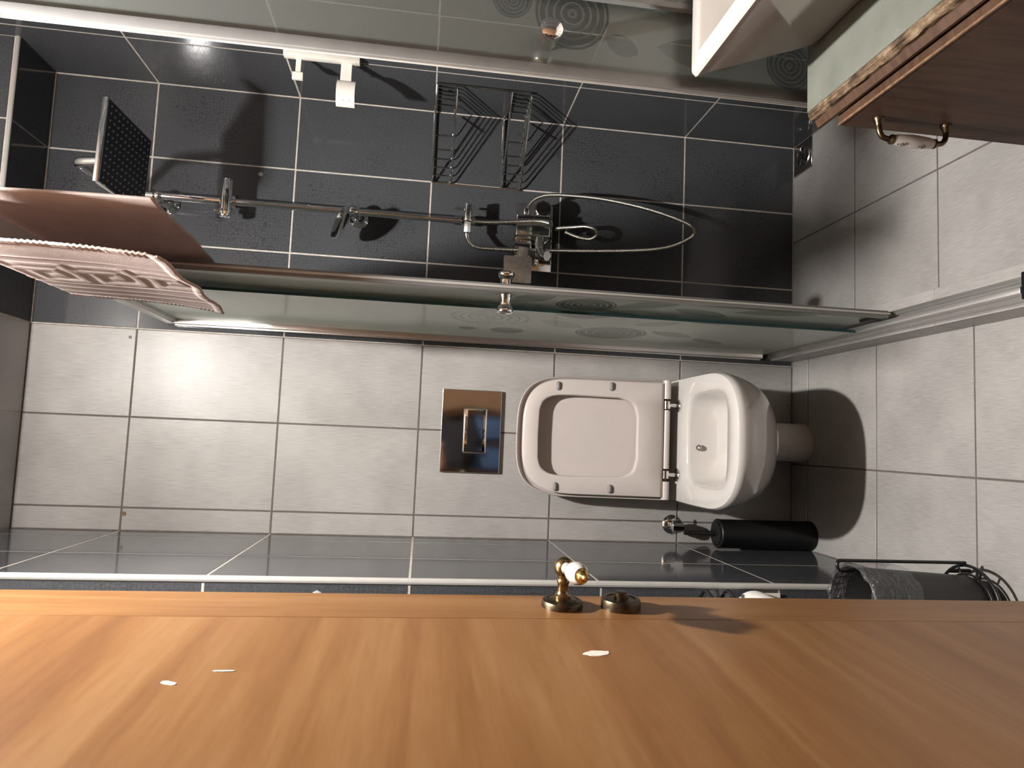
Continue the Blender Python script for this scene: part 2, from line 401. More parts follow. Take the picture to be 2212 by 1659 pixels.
# left projecting wall, its return and the recess behind the door
wl = struct('wall_left', box(NB(), XREC, XL-0.0005, 0.1, YTRIM+0.0006, -0.05, ZCEIL), M['grout_light'], 'glossy charcoal tiled pier beside the toilet', 'wall')
yl = [0, -0.0985, -0.3485, YTRIM+0.006]
for y1, y0 in zip(yl, yl[1:]):
    for z0, z1 in zip(ZR, ZR[1:]):
        tile(wl, M['dark'], (XL-TH, y0+G, z0+G), (XL, y1-G, z1-G), 0, 1)
xr = [XL-0.006, -0.5435, XREC]
for x1, x0 in zip(xr, xr[1:]):
    for z0, z1 in zip(ZR, ZR[1:]):
        tile(wl, M['dark'], (x0+G, YTRIM, z0+G), (x1-G, YTRIM+TH, z1-G), 1, -1)
obj('glue_residue', lathe(NB(), [(0.010, 0), (0.006, 0.0012)], (-0.325, YTRIM, 1.355), (0, -1, 0), 7), M['residue'], wl)
tr = NB(); tube(tr, [(XL-0.0035, YTRIM+0.0035, 0), (XL-0.0035, YTRIM+0.0035, ZCEIL)], 0.0075, 12)
struct('trim_1', tr, M['white_trim'], 'pale corner strip running up the edge of the charcoal pier', 'trim')
wo = struct('wall_recess', box(NB(), XREC-0.12, XREC, YTRIM, YFRONT, -0.05, ZCEIL), M['dark'], 'charcoal wall of the recess hidden behind the door', 'wall')
# floor
fl = struct('floor', box(NB(), XREC-0.1, XR+0.1, 0.1, -2.9, -0.15, -0.0010), M['grout_grey'], 'grey tiled bathroom floor', 'floor')
XF = [XREC, -0.354, -0.040, 0.287]; YF = [0, -0.090, -0.4045, -0.7205, -1.0365, -1.3525, -1.6685, -1.9845, -2.3, -2.62, -2.9]
for x0, x1 in zip(XF, XF[1:]):
    for y1, y0 in zip(YF, YF[1:]):
        if x1 < XL and y1 > YTRIM+0.2: continue
        tile(fl, M['grey_floor'], (max(x0, XL) + G if y0 > YTRIM-0.01 else x0+G, y0+G, -TH), (x1-G, y1-G, 0), 2, 1, 0.0008)
for x0, x1 in ((0.287, 0.60), (0.60, XR)):
    for y1, y0 in zip(YF[4:], YF[5:]): tile(fl, M['grey_floor'], (x0+G, y0+G, -TH), (x1-G, y1-G, 0), 2, 1, 0.0008)
for x0, x1 in ((0.362, 0.672), (0.672, 0.888), (0.888, XR)):
    for y1, y0 in ((0, -0.104), (-0.104, -0.316), (-0.316, -0.622), (-0.622, -0.958)):
        if x0 > 0.8 and y1 == 0: continue
        if y1 == -0.104:
            continue
        if y1 == 0: y0 = -0.316
        if x0 > 0.8: tile(fl, M['grey_floor'], (x0-0.0+G*0, y0+G, -TH), (x1-G, y1-G, 0), 2, 1, 0.0008)
        else: tile(fl, M['grey_floor'], (x0+G, y0+G, -TH), (x1-(0 if x0 > 0.6 else G), y1-G, 0), 2, 1, 0.0008)
tile(fl, M['grey_floor'], (0.888, -0.316+G, -TH), (XR-G, -0.108, 0), 2, 1, 0.0008)
# kerb of the shower
kb = NB(); box(kb, 0.2855, 0.364, 0, -1.032, -0.01, 0.0735); box(kb, 0.364, XR, -0.960, -1.032, -0.01, 0.0735)
ke = struct('trim_3', kb, M['grout_light'], 'low grey tiled kerb around the shower', 'kerb')
for y1, y0 in ((0, -0.40), (-0.40, -0.70), (-0.70, -0.955), (-0.955, -1.035)):
    tile(ke, M['grey_floor'], (0.284, y0+0.0008, 0.070), (0.366, y1-0.0008, 0.075), 2, 1, 0.0008)
    tile(ke, M['grey_floor'], (0.284, y0+0.0008, 0.001), (0.290, y1-0.0008, 0.069), 0, -1, 0.0008)
for x0, x1 in ((0.366, 0.68), (0.68, XR)):
    tile(ke, M['grey_floor'], (x0+0.001, -1.035, 0.070), (x1, -0.957, 0.075), 2, 1, 0.0008)
    tile(ke, M['grey_floor'], (x0+0.001, -1.035, 0.001), (x1, -1.029, 0.069), 1, -1, 0.0008)
# ceiling and the wall the photographer's doorway is in, with the hall behind
struct('ceiling', box(NB(), XREC-0.1, XR+0.1, 0.1, YFRONT-0.12, ZCEIL, ZCEIL+0.1), M['ceiling'], 'plain white bathroom ceiling', 'ceiling')
wf = NB(); box(wf, XREC-0.12, -0.285, YFRONT, YFRONT-0.12, 0, ZCEIL); box(wf, 0.47, XR+0.12, YFRONT, YFRONT-0.12, 0, ZCEIL); box(wf, -0.285, 0.47, YFRONT, YFRONT-0.12, 2.05, ZCEIL)
struct('wall_front', wf, M['plaster'], 'doorway wall on the hall side of the bathroom', 'wall')
struct('wall_hall', box(NB(), -1.2, 1.4, -2.9, -3.0, 0, 2.5), M['plaster'], 'tan wall at the far side of the hall', 'wall')
# small marks on the back wall
obj('screw_cap', lathe(NB(), [(0.0045, 0), (0.0045, 0.001), (0.003, 0.002)], (0.244, 0, 1.990), (0, -1, 0), 12), M['bumper'], wb)
obj('rusty_hole', lathe(NB(), [(0.006, 0), (0.005, 0.002), (0.002, 0.001)], (-0.247, 0, 1.966), (0, -1, 0), 9), M['rust'], wb)
obj('glue_residue', lathe(NB(), [(0.0075, 0), (0.004, 0.001)], (0.747, 0, 1.671), (0, -1, 0), 5), M['residue'], wb)
# wooden door, standing open on the left
DN = Vector((0.9972, -0.0746, 0)); DD = Vector((0.0746, 0.9972, 0)); DP = Vector((-0.214, -1.07, 0))
def dpt(s, n, z): return DP + DD*s + DN*n + Vector((0, 0, z))
door = thing('door_1', 'light beech veneer door standing open, with brass handle near its edge', 'door', DP, kind='structure')
door.rotation_euler = (0, 0, math.atan2(DD.y, DD.x)); ROTD = door.rotation_euler.z
def dobj(name, bm, mat, parent, smooth=True, label=None):
    """bm in door coordinates: x along the door to its free edge, y away from the room, z up"""
    OFF[parent.name] = Vector((0, 0, 0)); o = obj(name, bm, mat, parent, smooth, label=label); OFF[o.name] = Vector((0, 0, 0)); return o
dobj('panel', box(NB(), -0.75, -0.0955, 0.0, 0.04, 0.012, 2.03, 0.0008, 1), M['door_h'], door, False)
dobj('edge_stile', box(NB(), -0.095, 0.0, 0.0, 0.04, 0.012, 2.03, 0.0012, 2), M['door_v'], door, False)
hz, hs = 0.968, -0.046
b = NB(); lathe(b, [(0.0275, 0), (0.0275, 0.006), (0.0262, 0.0085), (0.022, 0.0095), (0.0205, 0.0085), (0.019, 0.0095), (0.012, 0.010)], (hs, 0, hz), (0, -1, 0), 40)
hr = dobj('handle', b, M['brass_dark'], door, label='antique brass lever handle with white porcelain grip')
b = NB(); lathe(b, [(0.0110, 0.009), (0.0110, 0.015), (0.009, 0.0165), (0.0072, 0.020), (0.0072, 0.030), (0.0085, 0.032), (0.0085, 0.035), (0.0070, 0.037), (0.0085, 0.042)], (hs, 0, hz), (0, -1, 0), 28)
dobj('neck', b, M['brass'], hr)
b = NB(); lathe(b, [(0.0135*math.sin(PI*i/12)+0.0001, -0.0135*math.cos(PI*i/12)) for i in range(13)], (hs, -0.052, hz), (0, -1, 0), 28); dobj('ball', b, M['brass'], hr)
lv = Vector((-1, -0.10, -0.13)).normalized(); lo = Vector((hs, -0.052, hz))
b = NB(); lathe(b, [(0.0075, 0.008), (0.0080, 0.014), (0.0078, 0.020), (0.0088, 0.026), (0.0118, 0.034), (0.0138, 0.043), (0.0140, 0.052), (0.0125, 0.060), (0.0095, 0.066), (0.004, 0.067)], lo, lv, 28); dobj('porcelain_grip', b, M['porcelain'], hr)
b = NB(); lathe(b, [(0.0088, 0.0655), (0.0088, 0.068), (0.0068, 0.070), (0.0060, 0.072), (0.0045, 0.076), (0.0035, 0.080), (0.0012, 0.082)], lo, lv, 24); dobj('end_cap', b, M['brass_bright'], hr)
kz = 0.889
b = NB()
pr = [(0.0265, 0), (0.0265, 0.010), (0.0255, 0.0125), (0.021, 0.0130), (0.0195, 0.0118), (0.011, 0.0122)]
lathe(b, pr, (hs-0.004, 0, kz), (0, -1, 0), 40)
es = dobj('key_rosette', b, M['brass_dark'], door, label='dark brass thumb-turn rosette below the handle')
b = NB(); lathe(b, [(0.0095, 0.012), (0.0095, 0.019), (0.0085, 0.021), (0.006, 0.0215)], (hs-0.004, 0, kz), (0, -1, 0), 20); dobj('thumb_turn', b, M['brass_dark'], es)
def chip(s, z, a, c, rot, nn=18):
    b = NB(); vs0 = []; vs1 = []
    for i in range(nn):
        t = 2*PI*i/nn; k = 1+random.uniform(-0.16, 0.16)
        x, y = a*k*math.cos(t), c*k*math.sin(t); x, y = x*math.cos(rot)-y*math.sin(rot), x*math.sin(rot)+y*math.cos(rot)
        vs0.append((s+x, 0, z+y)); vs1.append((s+x*0.93, -0.0005, z+y*0.93))
    loft(b, [vs0, vs1]); return b
M['chip'] = plain('paint_chip', (0.80, 0.72, 0.64), 0.7, var=0.08, vs=200)
dobj('paint_chip', chip(-0.206, 0.961, 0.0075, 0.016, 0.1), M['chip'], door, False)
dobj('paint_chip', chip(-0.276, 1.383, 0.0035, 0.0085, -0.35), M['chip'], door, False)
dobj('paint_chip', chip(-0.250, 1.342, 0.0018, 0.012, 0.0), M['chip'], door, False)

# ------------------------------------------------------------------ lamp
lp = thing('ceiling_lamp', 'bare round bulb in a white holder hanging in front of the shower', 'lamp', (LAMP_POS[0], LAMP_POS[1], ZCEIL))
b = NB(); lathe(b, [(0.0001, -BULB_R)] + [(BULB_R*math.sin(PI*i/8), -BULB_R*math.cos(PI*i/8)) for i in range(1, 7)] + [(0.014, BULB_R*1.05), (0.013, BULB_R*1.25)], LAMP_POS, (0, 0, 1), 12); obj('bulb', b, M['bulb'], lp)
HZ = ZCEIL-LAMP_POS[2]
b = NB(); lathe(b, [(0.014, BULB_R*1.12), (0.017, BULB_R*1.2), (0.017, 0.070), (0.010, 0.080), (0.004, 0.085), (0.004, HZ-0.02), (0.045, HZ-0.018), (0.045, HZ-0.0005)], LAMP_POS, (0, 0, 1), 24); obj('holder', b, M['white_trim'], lp)
# added light under the bulb that brightens the lower walls and floor
ld = bpy.data.lights.new('lamp_down_fill', 'AREA'); ld.shape = 'DISK'; ld.size = 0.05; ld.energy = FILL_POWER; ld.color = LAMP_COL; ld.spread = math.radians(FILL_SPREAD)
lo_ = link(bpy.data.objects.new('lamp_down_fill', ld)); lo_.parent = lp; lo_.location = (0, 0, LAMP_POS[2]-ZCEIL-BULB_R-0.002)

# ------------------------------------------------------------------ shower enclosure
en = thing('shower_enclosure', 'corner shower enclosure of frosted patterned glass on pale metal rails', 'shower enclosure', (0.31, -0.95, 0.075))
b = NB(); box(b, 0.288, 0.336, -0.001, -0.952, 0.0752, 0.092, 0.001, 1); box(b, 0.300, 0.313, -0.001, -0.950, 0.092, 0.112, 0.0015, 2); box(b, 0.322, 0.328, -0.001, -0.950, 0.092, 0.104, 0.001, 1)
obj('bottom_rail', b, M['alu'], en)
b = NB(); box(b, 0.340, XR-0.001, -0.972, -1.018, 0.0752, 0.092, 0.001, 1); box(b, 0.340, XR-0.001, -0.995, -1.006, 0.092, 0.112, 0.0015, 2)
obj('bottom_rail', b, M['alu'], en)
obj('corner_block', box(NB(), 0.288, 0.338, -0.954, -1.018, 0.0752, 0.114, 0.002, 2), M['black_plastic'], en)
b = NB(); box(b, 0.289, 0.321, -0.001, -1.0, 1.870, 1.898, 0.003, 2); box(b, 0.293, 0.327, -0.001, -0.97, 1.862, 1.871, 0.001, 1); obj('top_rail', b, M['alu_white'], en)
b = NB(); box(b, 0.333, XR-0.001, -0.965, -1.0, 1.872, 1.908, 0.003, 2); obj('top_rail', b, M['alu_white'], en)
b = NB(); box(b, 0.287, 0.317, -0.001, -0.026, 0.113, 1.871, 0.003, 2); box(b, 0.283, 0.289, -0.001, -0.012, 0.113, 1.871, 0.0015, 2); obj('wall_profile', b, M['alu'], en)
b = NB(); box(b, XR-0.027, XR-0.001, -0.985, -1.004, 0.113, 1.871, 0.002, 2); obj('wall_profile', b, M['alu'], en)
b = NB(); box(b, 0.3000, 0.3060, -0.022, -0.4780, 0.108, 1.872); fa = obj('fixed_panel', b, M['glassA'], en, False)
b = NB(); box(b, 0.2998, 0.3062, -0.4781, -0.4830, 0.108, 1.872, 0.0006, 1); obj('pane_edge', b, M['glass_edge'], fa)
b = NB(); box(b, 0.727, XR-0.02, -0.994, -1.000, 0.108, 1.872); fb = obj('fixed_panel', b, M['glassB'], en, False)
b = NB(); box(b, 0.718, 0.728, -0.991, -1.003, 0.108, 1.872, 0.001, 1); obj('pane_edge', b, M['seal'], fb)
def knob(parent, c, ax, half):
    ax = Vector(ax)
    pr = [(0.0135, 0.004), (0.0135, 0.006), (0.0125, 0.008), (0.0125, 0.028), (0.0150, 0.031), (0.0178, 0.037), (0.0185, 0.041), (0.0178, 0.0440), (0.0150, 0.0462), (0.0100, 0.0476), (0.0050, 0.0482), (0.0005, 0.0484)]
    for s in half:
        b = NB(); lathe(b, pr, c, ax*s, 32); obj('knob', b, M['chrome'], parent)
b = NB(); box(b, 0.3190, 0.3250, -0.330, -0.600, 0.118, 1.875); da = obj('sliding_door', b, M['glassA'], en, False)
b = NB(); box(b, 0.3135, 0.3305, -0.598, -0.612, 0.118, 1.875, 0.002, 2); obj('edge_seal', b, M['seal'], da)
b = NB(); box(b, 0.3195, 0.3245, -0.6115, -0.620, 0.118, 1.875, 0.001, 1); obj('seal_fin', b, M['white_trim'], da)
knob(da, (0.322, -0.560, 0.997), (1, 0, 0), (-1, 1))
b = NB(); box(b, 0.312, 0.332, -0.545, -0.590, 0.128, 0.146, 0.003, 2); lathe(b, [(0.010, -0.006), (0.010, 0.006)], (0.322, -0.560, 0.124), (1, 0, 0), 16); obj('roller', b, M['black_plastic'], da)
b = NB(); box(b, 0.596, 0.900, -0.9755, -0.9815, 0.118, 1.875); db = obj('sliding_door', b, M['glassB'], en, False)
b = NB(); box(b, 0.5905, 0.6090, -0.972, -0.985, 0.118, 1.875, 0.002, 2); obj('edge_seal', b, M['seal'], db)
b = NB(); box(b, 0.5865, 0.5910, -0.9765, -0.9805, 0.118, 1.875, 0.001, 1); obj('seal_fin', b, M['white_trim'], db)
knob(db, (0.645, -0.978, 0.995), (0, 1, 0), (-1, 1))

# ------------------------------------------------------------------ shower set
RX, RY = 0.638, -0.060
sh = thing('shower_column', 'chrome shower column with square overhead rose, riser and steel hoses', 'shower', (RX, RY, 1.0))
rp = fillet([(RX, RY, 1.085), (RX, RY, 1.985), (RX-0.004, RY-0.05, 2.012), (0.616, -0.33, 2.016), (0.618, -0.352, 1.93)], 0.035, 8)
obj('riser_pipe', tube(NB(), rp, 0.0105, 18), M['chrome'], sh)
for zz, rr in ((1.925, 0.016), (1.392, 0.020)):
    b = NB(); lathe(b, [(0.027, 0), (0.027, 0.004), (0.020, 0.010), (0.013, 0.018), (0.011, 0.034)], (RX-0.004, 0, zz-0.012), (0, -1, 0), 28)
    lathe(b, [(0.0001, -rr)]+[(rr*math.sin(PI*i/10), -rr*math.cos(PI*i/10)) for i in range(1, 10)]+[(0.0001, rr)], (RX, RY, zz), (0, 0, 1), 24)
    obj('wall_bracket', b, M['chrome'], sh)
b = NB(); lathe(b, [(0.018, -0.003), (0.019, 0.0), (0.019, 0.030), (0.018, 0.033)], (RX, RY, 1.718), (0, 0, 1), 24); lathe(b, [(0.014, 0), (0.0155, 0.004), (0.0155, 0.10), (0.014, 0.106)], (0.586, RY-0.024, 1.737), (1, 0, 0), 24); lathe(b, [(0.005, 0), (0.007, 0.004), (0.007, 0.012)], (0.600, RY-0.028, 1.751), (0, 0, 1), 12)
obj('hand_shower_holder', b, M['chrome'], sh)
# soap dish seen edge-on
b = NB(); dish = Matrix.Rotation(math.radians(24), 4, 'Y')
lathe(b, [(0.002, -0.010), (0.030, -0.009), (0.044, -0.003), (0.050, 0.006), (0.048, 0.006), (0.042, -0.001), (0.030, -0.006), (0.002, -0.007)], (0, 0, 0), (0, 0, 1), 36, False)
bmesh.ops.scale(b, verts=b.verts, vec=(1.0, 1.15, 1)); bmesh.ops.transform(b, matrix=Matrix.Translation((0.582, -0.118, 1.415)) @ dish, verts=b.verts)
obj('soap_dish', b, M['chrome'], sh)
b = NB(); cyl(b, (RX, RY, 1.392), (0.612, -0.095, 1.402), 0.008, 12); obj('dish_arm', b, M['chrome'], sh)
# overhead rose
hc = Vector((0.624, -0.352, 1.893)); hm = Matrix.Translation(hc) @ Matrix.Rotation(math.radians(3.5), 4, 'Z') @ Matrix.Rotation(math.radians(-5.5), 4, 'X')
b = NB(); box(b, -0.100, 0.100, -0.100, 0.100, -0.003, 0.009, 0.002, 2); lathe(b, [(0.022, 0.009), (0.020, 0.016), (0.014, 0.020), (0.013, 0.04)], (0, 0, 0), (0, 0, 1), 20)
bmesh.ops.transform(b, matrix=hm, verts=b.verts); rose = obj('rain_head', b, M['chrome'], sh)
b = NB(); box(b, -0.097, 0.097, -0.097, 0.097, -0.0048, -0.0025); bmesh.ops.transform(b, matrix=hm, verts=b.verts); obj('spray_face', b, M['rubber_black'], rose, False, label='black spray face of the rose')
b = NB()
for i in range(11):
    for j in range(11):
        if (i+j) % 2 == 0 or True:
            x, y = -0.085+0.017*i, -0.085+0.017*j
            if i % 2 and j % 2 == 0: x += 0.0
            lathe(b, [(0.0026, 0), (0.0022, -0.0022)], (x, y, -0.0047), (0, 0, 1), 6)
bmesh.ops.transform(b, matrix=hm, verts=b.verts); nz = obj('spray_nozzles', b, M['nozzle'], rose); nz['kind'] = 'stuff'
# diverter, hoses
b = NB(); lathe(b, [(0.0135, 0), (0.0145, 0.003), (0.0145, 0.022)], (RX, RY, 1.078), (0, 0, 1), 24); lathe(b, [(0.011, -0.028), (0.011, 0.0)], (RX, RY, 1.066), (0, 0, 1), 20)
lathe(b, [(0.0112, 0), (0.0125, 0.003), (0.0125, 0.048), (0.0115, 0.052)], (RX-0.004, RY-0.010, 1.062), (1, 0, 0), 24); lathe(b, [(0.0105, 0), (0.0105, 0.030), (0.008, 0.034)], (RX-0.006, RY-0.010, 1.062), (-1, 0, 0), 6)
lathe(b, [(0.0035, 0), (0.0035, 0.030)], (RX+0.032, RY-0.012, 1.070), (0, 0, 1), 10); obj('diverter', b, M['chrome'], sh)
def hose(pts, name='hose', r=0.0062):
    p = resample(smoothpath(pts, 14), 0.0021)
    obj(name, tube(NB(), p, r, 10, False, (1.10, 0.84)), M['steel_hose'], sh)
hose([(0.598, -0.070, 1.062), (0.575, -0.080, 1.058), (0.556, -0.088, 1.040), (0.552, -0.09, 0.99), (0.561, -0.09, 0.80), (0.577, -0.09, 0.589), (0.596, -0.09, 0.465), (0.630, -0.09, 0.390), (0.655, -0.09, 0.374), (0.680, -0.09, 0.403), (0.711, -0.09, 0.52), (0.730, -0.09, 0.665), (0.731, -0.088, 0.80), (0.720, -0.085, 0.854), (0.697, -0.08, 0.881), (0.668, -0.075, 0.889)])
hose([(RX, RY-0.004, 1.046), (0.632, -0.085, 1.00), (0.636, -0.092, 0.94), (0.644, -0.095, 0.86), (0.642, -0.092, 0.825)])
hose([(0.634, -0.07, 0.800), (0.645, -0.062, 0.745), (0.651, -0.06, 0.705), (0.646, -0.058, 0.676), (0.630, -0.056, 0.668), (0.616, -0.055, 0.688), (0.618, -0.056, 0.725), (0.630, -0.062, 0.770)])
# mixer
mx = thing('shower_mixer', 'chrome square shower mixer on a wall plate under the riser', 'mixer tap', (0.61, -0.05, 0.80))
obj('wall_plate', box(NB(), 0.514, 0.724, -0.0005, -0.012, 0.797, 0.912, 0.003, 2), M['chrome'], mx)
b = NB(); lathe(b, [(0.024, 0), (0.026, 0.003), (0.026, 0.062), (0.022, 0.066)], (0.690, -0.012, 0.838), (0, -1, 0), 28); obj('side_valve', b, M['chrome'], mx)
b = NB(); box(b, 0.600, 0.668, -0.010, -0.085, 0.815, 0.920, 0.006, 3); obj('body', b, M['chrome'], mx)
b = NB(); box(b, 0.530, 0.602, -0.012, -0.060, 0.868, 0.918, 0.004, 2); obj('neck_block', b, M['chrome'], mx)
b = NB(); box(b, 0.448, 0.526, -0.108, -0.130, 0.875, 0.955, 0.0025, 2); box(b, 0.500, 0.560, -0.050, -0.110, 0.885, 0.912, 0.003, 2); obj('square_lever', b, M['film_chrome'], mx)
b = NB(); tube(b, fillet([(0.600, -0.070, 0.846), (0.560, -0.085, 0.846), (0.540, -0.105, 0.842), (0.535, -0.12, 0.83)], 0.02, 6), 0.0145, 16); obj('spout', b, M['chrome'], mx)
b = NB(); lathe(b, [(0.011, 0), (0.013, 0.004), (0.013, 0.024), (0.010, 0.028)], (0.640, -0.080, 0.838), (0, 0, -1), 6); obj('hose_nut', b, M['chrome'], mx)
b = NB(); lathe(b, [(0.010, 0), (0.012, 0.004), (0.012, 0.02)], (0.664, -0.072, 0.889), (1, 0, 0), 20); obj('hose_nut', b, M['chrome'], mx)

# ------------------------------------------------------------------ corner wire rack
rk = thing('corner_rack', 'two-tier chrome wire basket rack in the shower corner', 'shower rack', (0.93, -0.06, 0.89))
CX, CY = XR-0.004, -0.004
def tier(zt, dp, name):
    b = NB(); fy, fx = 0.180, 0.222
    tube(b, [(CX-0.004, CY-fy, zt), (CX-0.004, CY-0.004, zt), ], 0.0034, 8); tube(b, [(CX-0.004, CY-0.004, zt), (CX-fx, CY-0.004, zt)], 0.0034, 8)
    ob = obj(name, b, M['chrome'], rk)
    for i, k in enumerate((1.0, 0.90, 0.79, 0.67, 0.54, 0.34)):
        pts = [(CX-0.006, CY-fy*k, zt), (CX-0.008, CY-fy*k, zt-dp), (CX-fx*k, CY-0.008, zt-dp), (CX-fx*k, CY-0.006, zt)]
        w = NB(); tube(w, fillet(pts, 0.012, 4), 0.0026 if i == 0 else 0.0019, 7); obj('wire', w, M['chrome'], ob)
    w = NB(); tube(w, [(CX-0.006, CY-fy, zt-0.001), (CX-fx, CY-0.006, zt-0.001)], 0.0030, 8); obj('front_rim', w, M['chrome'], ob)
    w = NB(); tube(w, [(CX-0.02, CY-0.02, zt-dp), (CX-0.098, CY-0.080, zt-dp)], 0.0022, 7); obj('cross_wire', w, M['chrome'], ob)
tier(1.172, 0.058, 'basket'); tier(0.960, 0.058, 'basket')
for p in ((CX-0.005, CY-0.182), (CX-0.224, CY-0.005)):
    b = NB(); tube(b, [(p[0], p[1], 1.172), (p[0], p[1], 0.905)], 0.0022, 8); obj('upright', b, M['chrome'], rk)

# ------------------------------------------------------------------ cream hook holder on the right wall
hk = thing('wall_hook', 'cream plastic wall bar with two hooks above the corner rack', 'wall hook', (XR, -0.27, 1.37))
bx_ = NB(); box(bx_, XR-0.017, XR-0.0003, -0.243, -0.262, 1.376, 1.572, 0.0015, 2); obj('back_bar', bx_, M['cream'], hk)
b = NB(); box(b, 0.934, XR-0.016, -0.245, -0.249, 1.527, 1.541, 0.001, 1); obj('small_arm', b, M['cream'], hk)
b = NB(); box(b, 0.918, 0.938, -0.243, -0.252, 1.520, 1.548, 0.001, 1); obj('small_clip', b, M['cream'], hk)
b = NB(); box(b, 0.925, XR-0.016, -0.246, -0.250, 1.396, 1.425, 0.001, 1); obj('large_arm', b, M['cream'], hk)
b = NB(); R_ = []
for i in range(13):
    t = PI*(0.02+0.96*i/12); x, y = 0.894+0.036*math.cos(t), -0.243-0.022*math.sin(t)
    R_.append([(x, y, 1.384), (x, y, 1.432), (0.894+0.034*math.cos(t), -0.243-0.020*math.sin(t), 1.432), (0.894+0.034*math.cos(t), -0.243-0.020*math.sin(t), 1.384)])
loft(b, R_); hp = obj('curved_plate', b, M['cream'], hk)
for z in (1.400, 1.415):
    b = NB(); lathe(b, [(0.0030, 0), (0.0025, 0.0025)], (0.870, -0.258, z), (-0.5, -0.8, 0), 12); obj('stud', b, M['cream'], hp)

# ------------------------------------------------------------------ floor drain
dr = thing('floor_drain', 'square steel floor drain in the shower corner', 'drain', (0.94, -0.06, 0))
obj('plate', box(NB(), 0.892, XR-0.001, -0.006, -0.106, -0.006, 0.0015, 0.001, 1), M['chrome_worn'], dr)
b = NB(); lathe(b, [(0.040, 0.0015), (0.038, 0.0035), (0.034, 0.0035), (0.033, 0.0018)], (0.941, -0.056, 0), (0, 0, 1), 32, False)
rg = obj('ring', b, M['chrome_worn'], dr)
b = NB(); lathe(b, [(0.033, 0.0016), (0.0325, 0.0022)], (0.941, -0.056, 0), (0, 0, 1), 28); gr = obj('grate', b, M['black_plastic'], dr)
for k in range(6):
    a = k*PI/3; b = NB(); cyl(b, (0.941+0.010*math.cos(a), -0.056+0.010*math.sin(a), 0.0026), (0.941+0.031*math.cos(a+0.5), -0.056+0.031*math.sin(a+0.5), 0.0026), 0.0018, 6); obj('grate_bar', b, M['chrome_worn'], gr)

# ------------------------------------------------------------------ towel over the top rail
def towel():
    b = NB(); NS, NY = 150, 150
    y0, y1 = -0.945, -0.505
    prof = []
    # outer flap bottom -> over the rail -> inner flap bottom
    for i in range(NS+1):
        t = i/NS
        if t < 0.52:
            k = t/0.52; prof.append((0.259+0.011*k+0.002*math.sin(k*5), 1.575+k*(1.905-1.575), -1, 0))
        elif t < 0.60:
            k = (t-0.52)/0.08; a = PI*(1-k); prof.append((0.304+0.034*math.cos(a), 1.905+0.014*math.sin(a), 0, 1))
        else:
            k = (t-0.60)/0.40; prof.append((0.338+0.008*k, 1.905-k*(1.905-1.59), 1, 0))
    grid = []
    def key(yy, zz):
        # meander band running up the towel between two y lines
        u = (yy+0.80)/0.14
        if not 0 <= u <= 1: return 0.0
        w = ((zz-1.57)/0.105) % 1.0
        cells = ["#######", "#.....#", "#.###.#", "#.#.#.#", "#.#...#", "#.#####", "..#...."]
        return 1.0 if cells[min(6, int(w*7))][min(6, int(u*7))] == '#' else 0.0
    for i, (x, z, nx, top) in enumerate(prof):
        row = []
        for j in range(NY+1):
            v = j/NY; y = y0+(y1-y0)*v
            dx = 0.0; zz = z
            down = max(0, (1.905-z)/0.33)
            y += 0.012*math.sin(z*9+1)*down*(1-v) + (0.05*down*down*v if nx < 0 else 0.0)
            if nx < 0: zz = z + 0.034*v*down - 0.004*math.sin(v*17)*down
            else: zz = z + 0.025*v*down
            wav = 0.0022*math.sin(v*9+z*6)*down + 0.0008*math.sin(v*23+2)*down
            dx += wav
            if nx < 0:
                h = 0.0
                h += 0.0009*key(y, z)
                for yb in (-0.835, -0.645, -0.600, -0.555): h += 0.0010*math.exp(-((y-yb)/0.005)**2)
                if v < 0.035 or v > 0.955: h += 0.0016+0.0012*math.sin(z*700)
                if down > 0.95: h += 0.002
                h += random.uniform(0, 0.00015)
                dx -= h
            row.append(b.verts.new((x+dx, y, zz)))
        grid.append(row)
    for i in range(NS):
        for j in range(NY): b.faces.new((grid[i][j], grid[i+1][j], grid[i+1][j+1], grid[i][j+1]))
    o = obj('towel', b, M['towel'], None, True, (0.31, -0.70, 1.90))
    m = o.modifiers.new('thick', 'SOLIDIFY'); m.thickness = 0.004; m.offset = 0
    return tag(o, 'pale pink terry towel with Greek key border folded over the shower rail', 'towel')
towel()

# ------------------------------------------------------------------ toilet
TX = 0.020
to = thing('toilet', 'white wall-hung toilet with its seat and lid raised', 'toilet', (TX, -0.25, 0))
def dshape(w, yb, yf, z, e=2.8, ym=None, n=44, cx=TX):
    """flat back, straight sides, squarish rounded front"""
    ym = (yb*0.45+yf*0.55) if ym is None else ym
    out = [(cx+w, yb, z), (cx+w, yb*0.66+ym*0.34, z), (cx+w, yb*0.33+ym*0.67, z)]
    for i in range(n+1):
        t = PI*i/n; c, s = math.cos(t), math.sin(t)
        out.append((cx+w*math.copysign(abs(c)**(2/e), c), ym-(ym-yf)*abs(s)**(2/e), z))
    out += [(cx-w, yb*0.33+ym*0.67, z), (cx-w, yb*0.66+ym*0.34, z), (cx-w, yb, z)]
    for k in (-0.6, -0.2, 0.2, 0.6): out.append((cx+w*k, yb, z))
    return out
def rr(wd, ya, yb, z, e=4.0, n=34, cx=TX+0.003):
    """rounded rectangle with the same vertex count and start as dshape"""
    out = []; yc, hy = (ya+yb)/2, abs(ya-yb)/2
    for i in range(n):
        # start at the back right corner and run forwards like dshape
        t = BANG[i]
        c, s = math.cos(t), math.sin(t)
        out.append((cx+wd*math.copysign(abs(c)**(2/e), c), yc+hy*math.copysign(abs(s)**(2/e), s), z))
    return out
b = NB(); ZT = 0.418
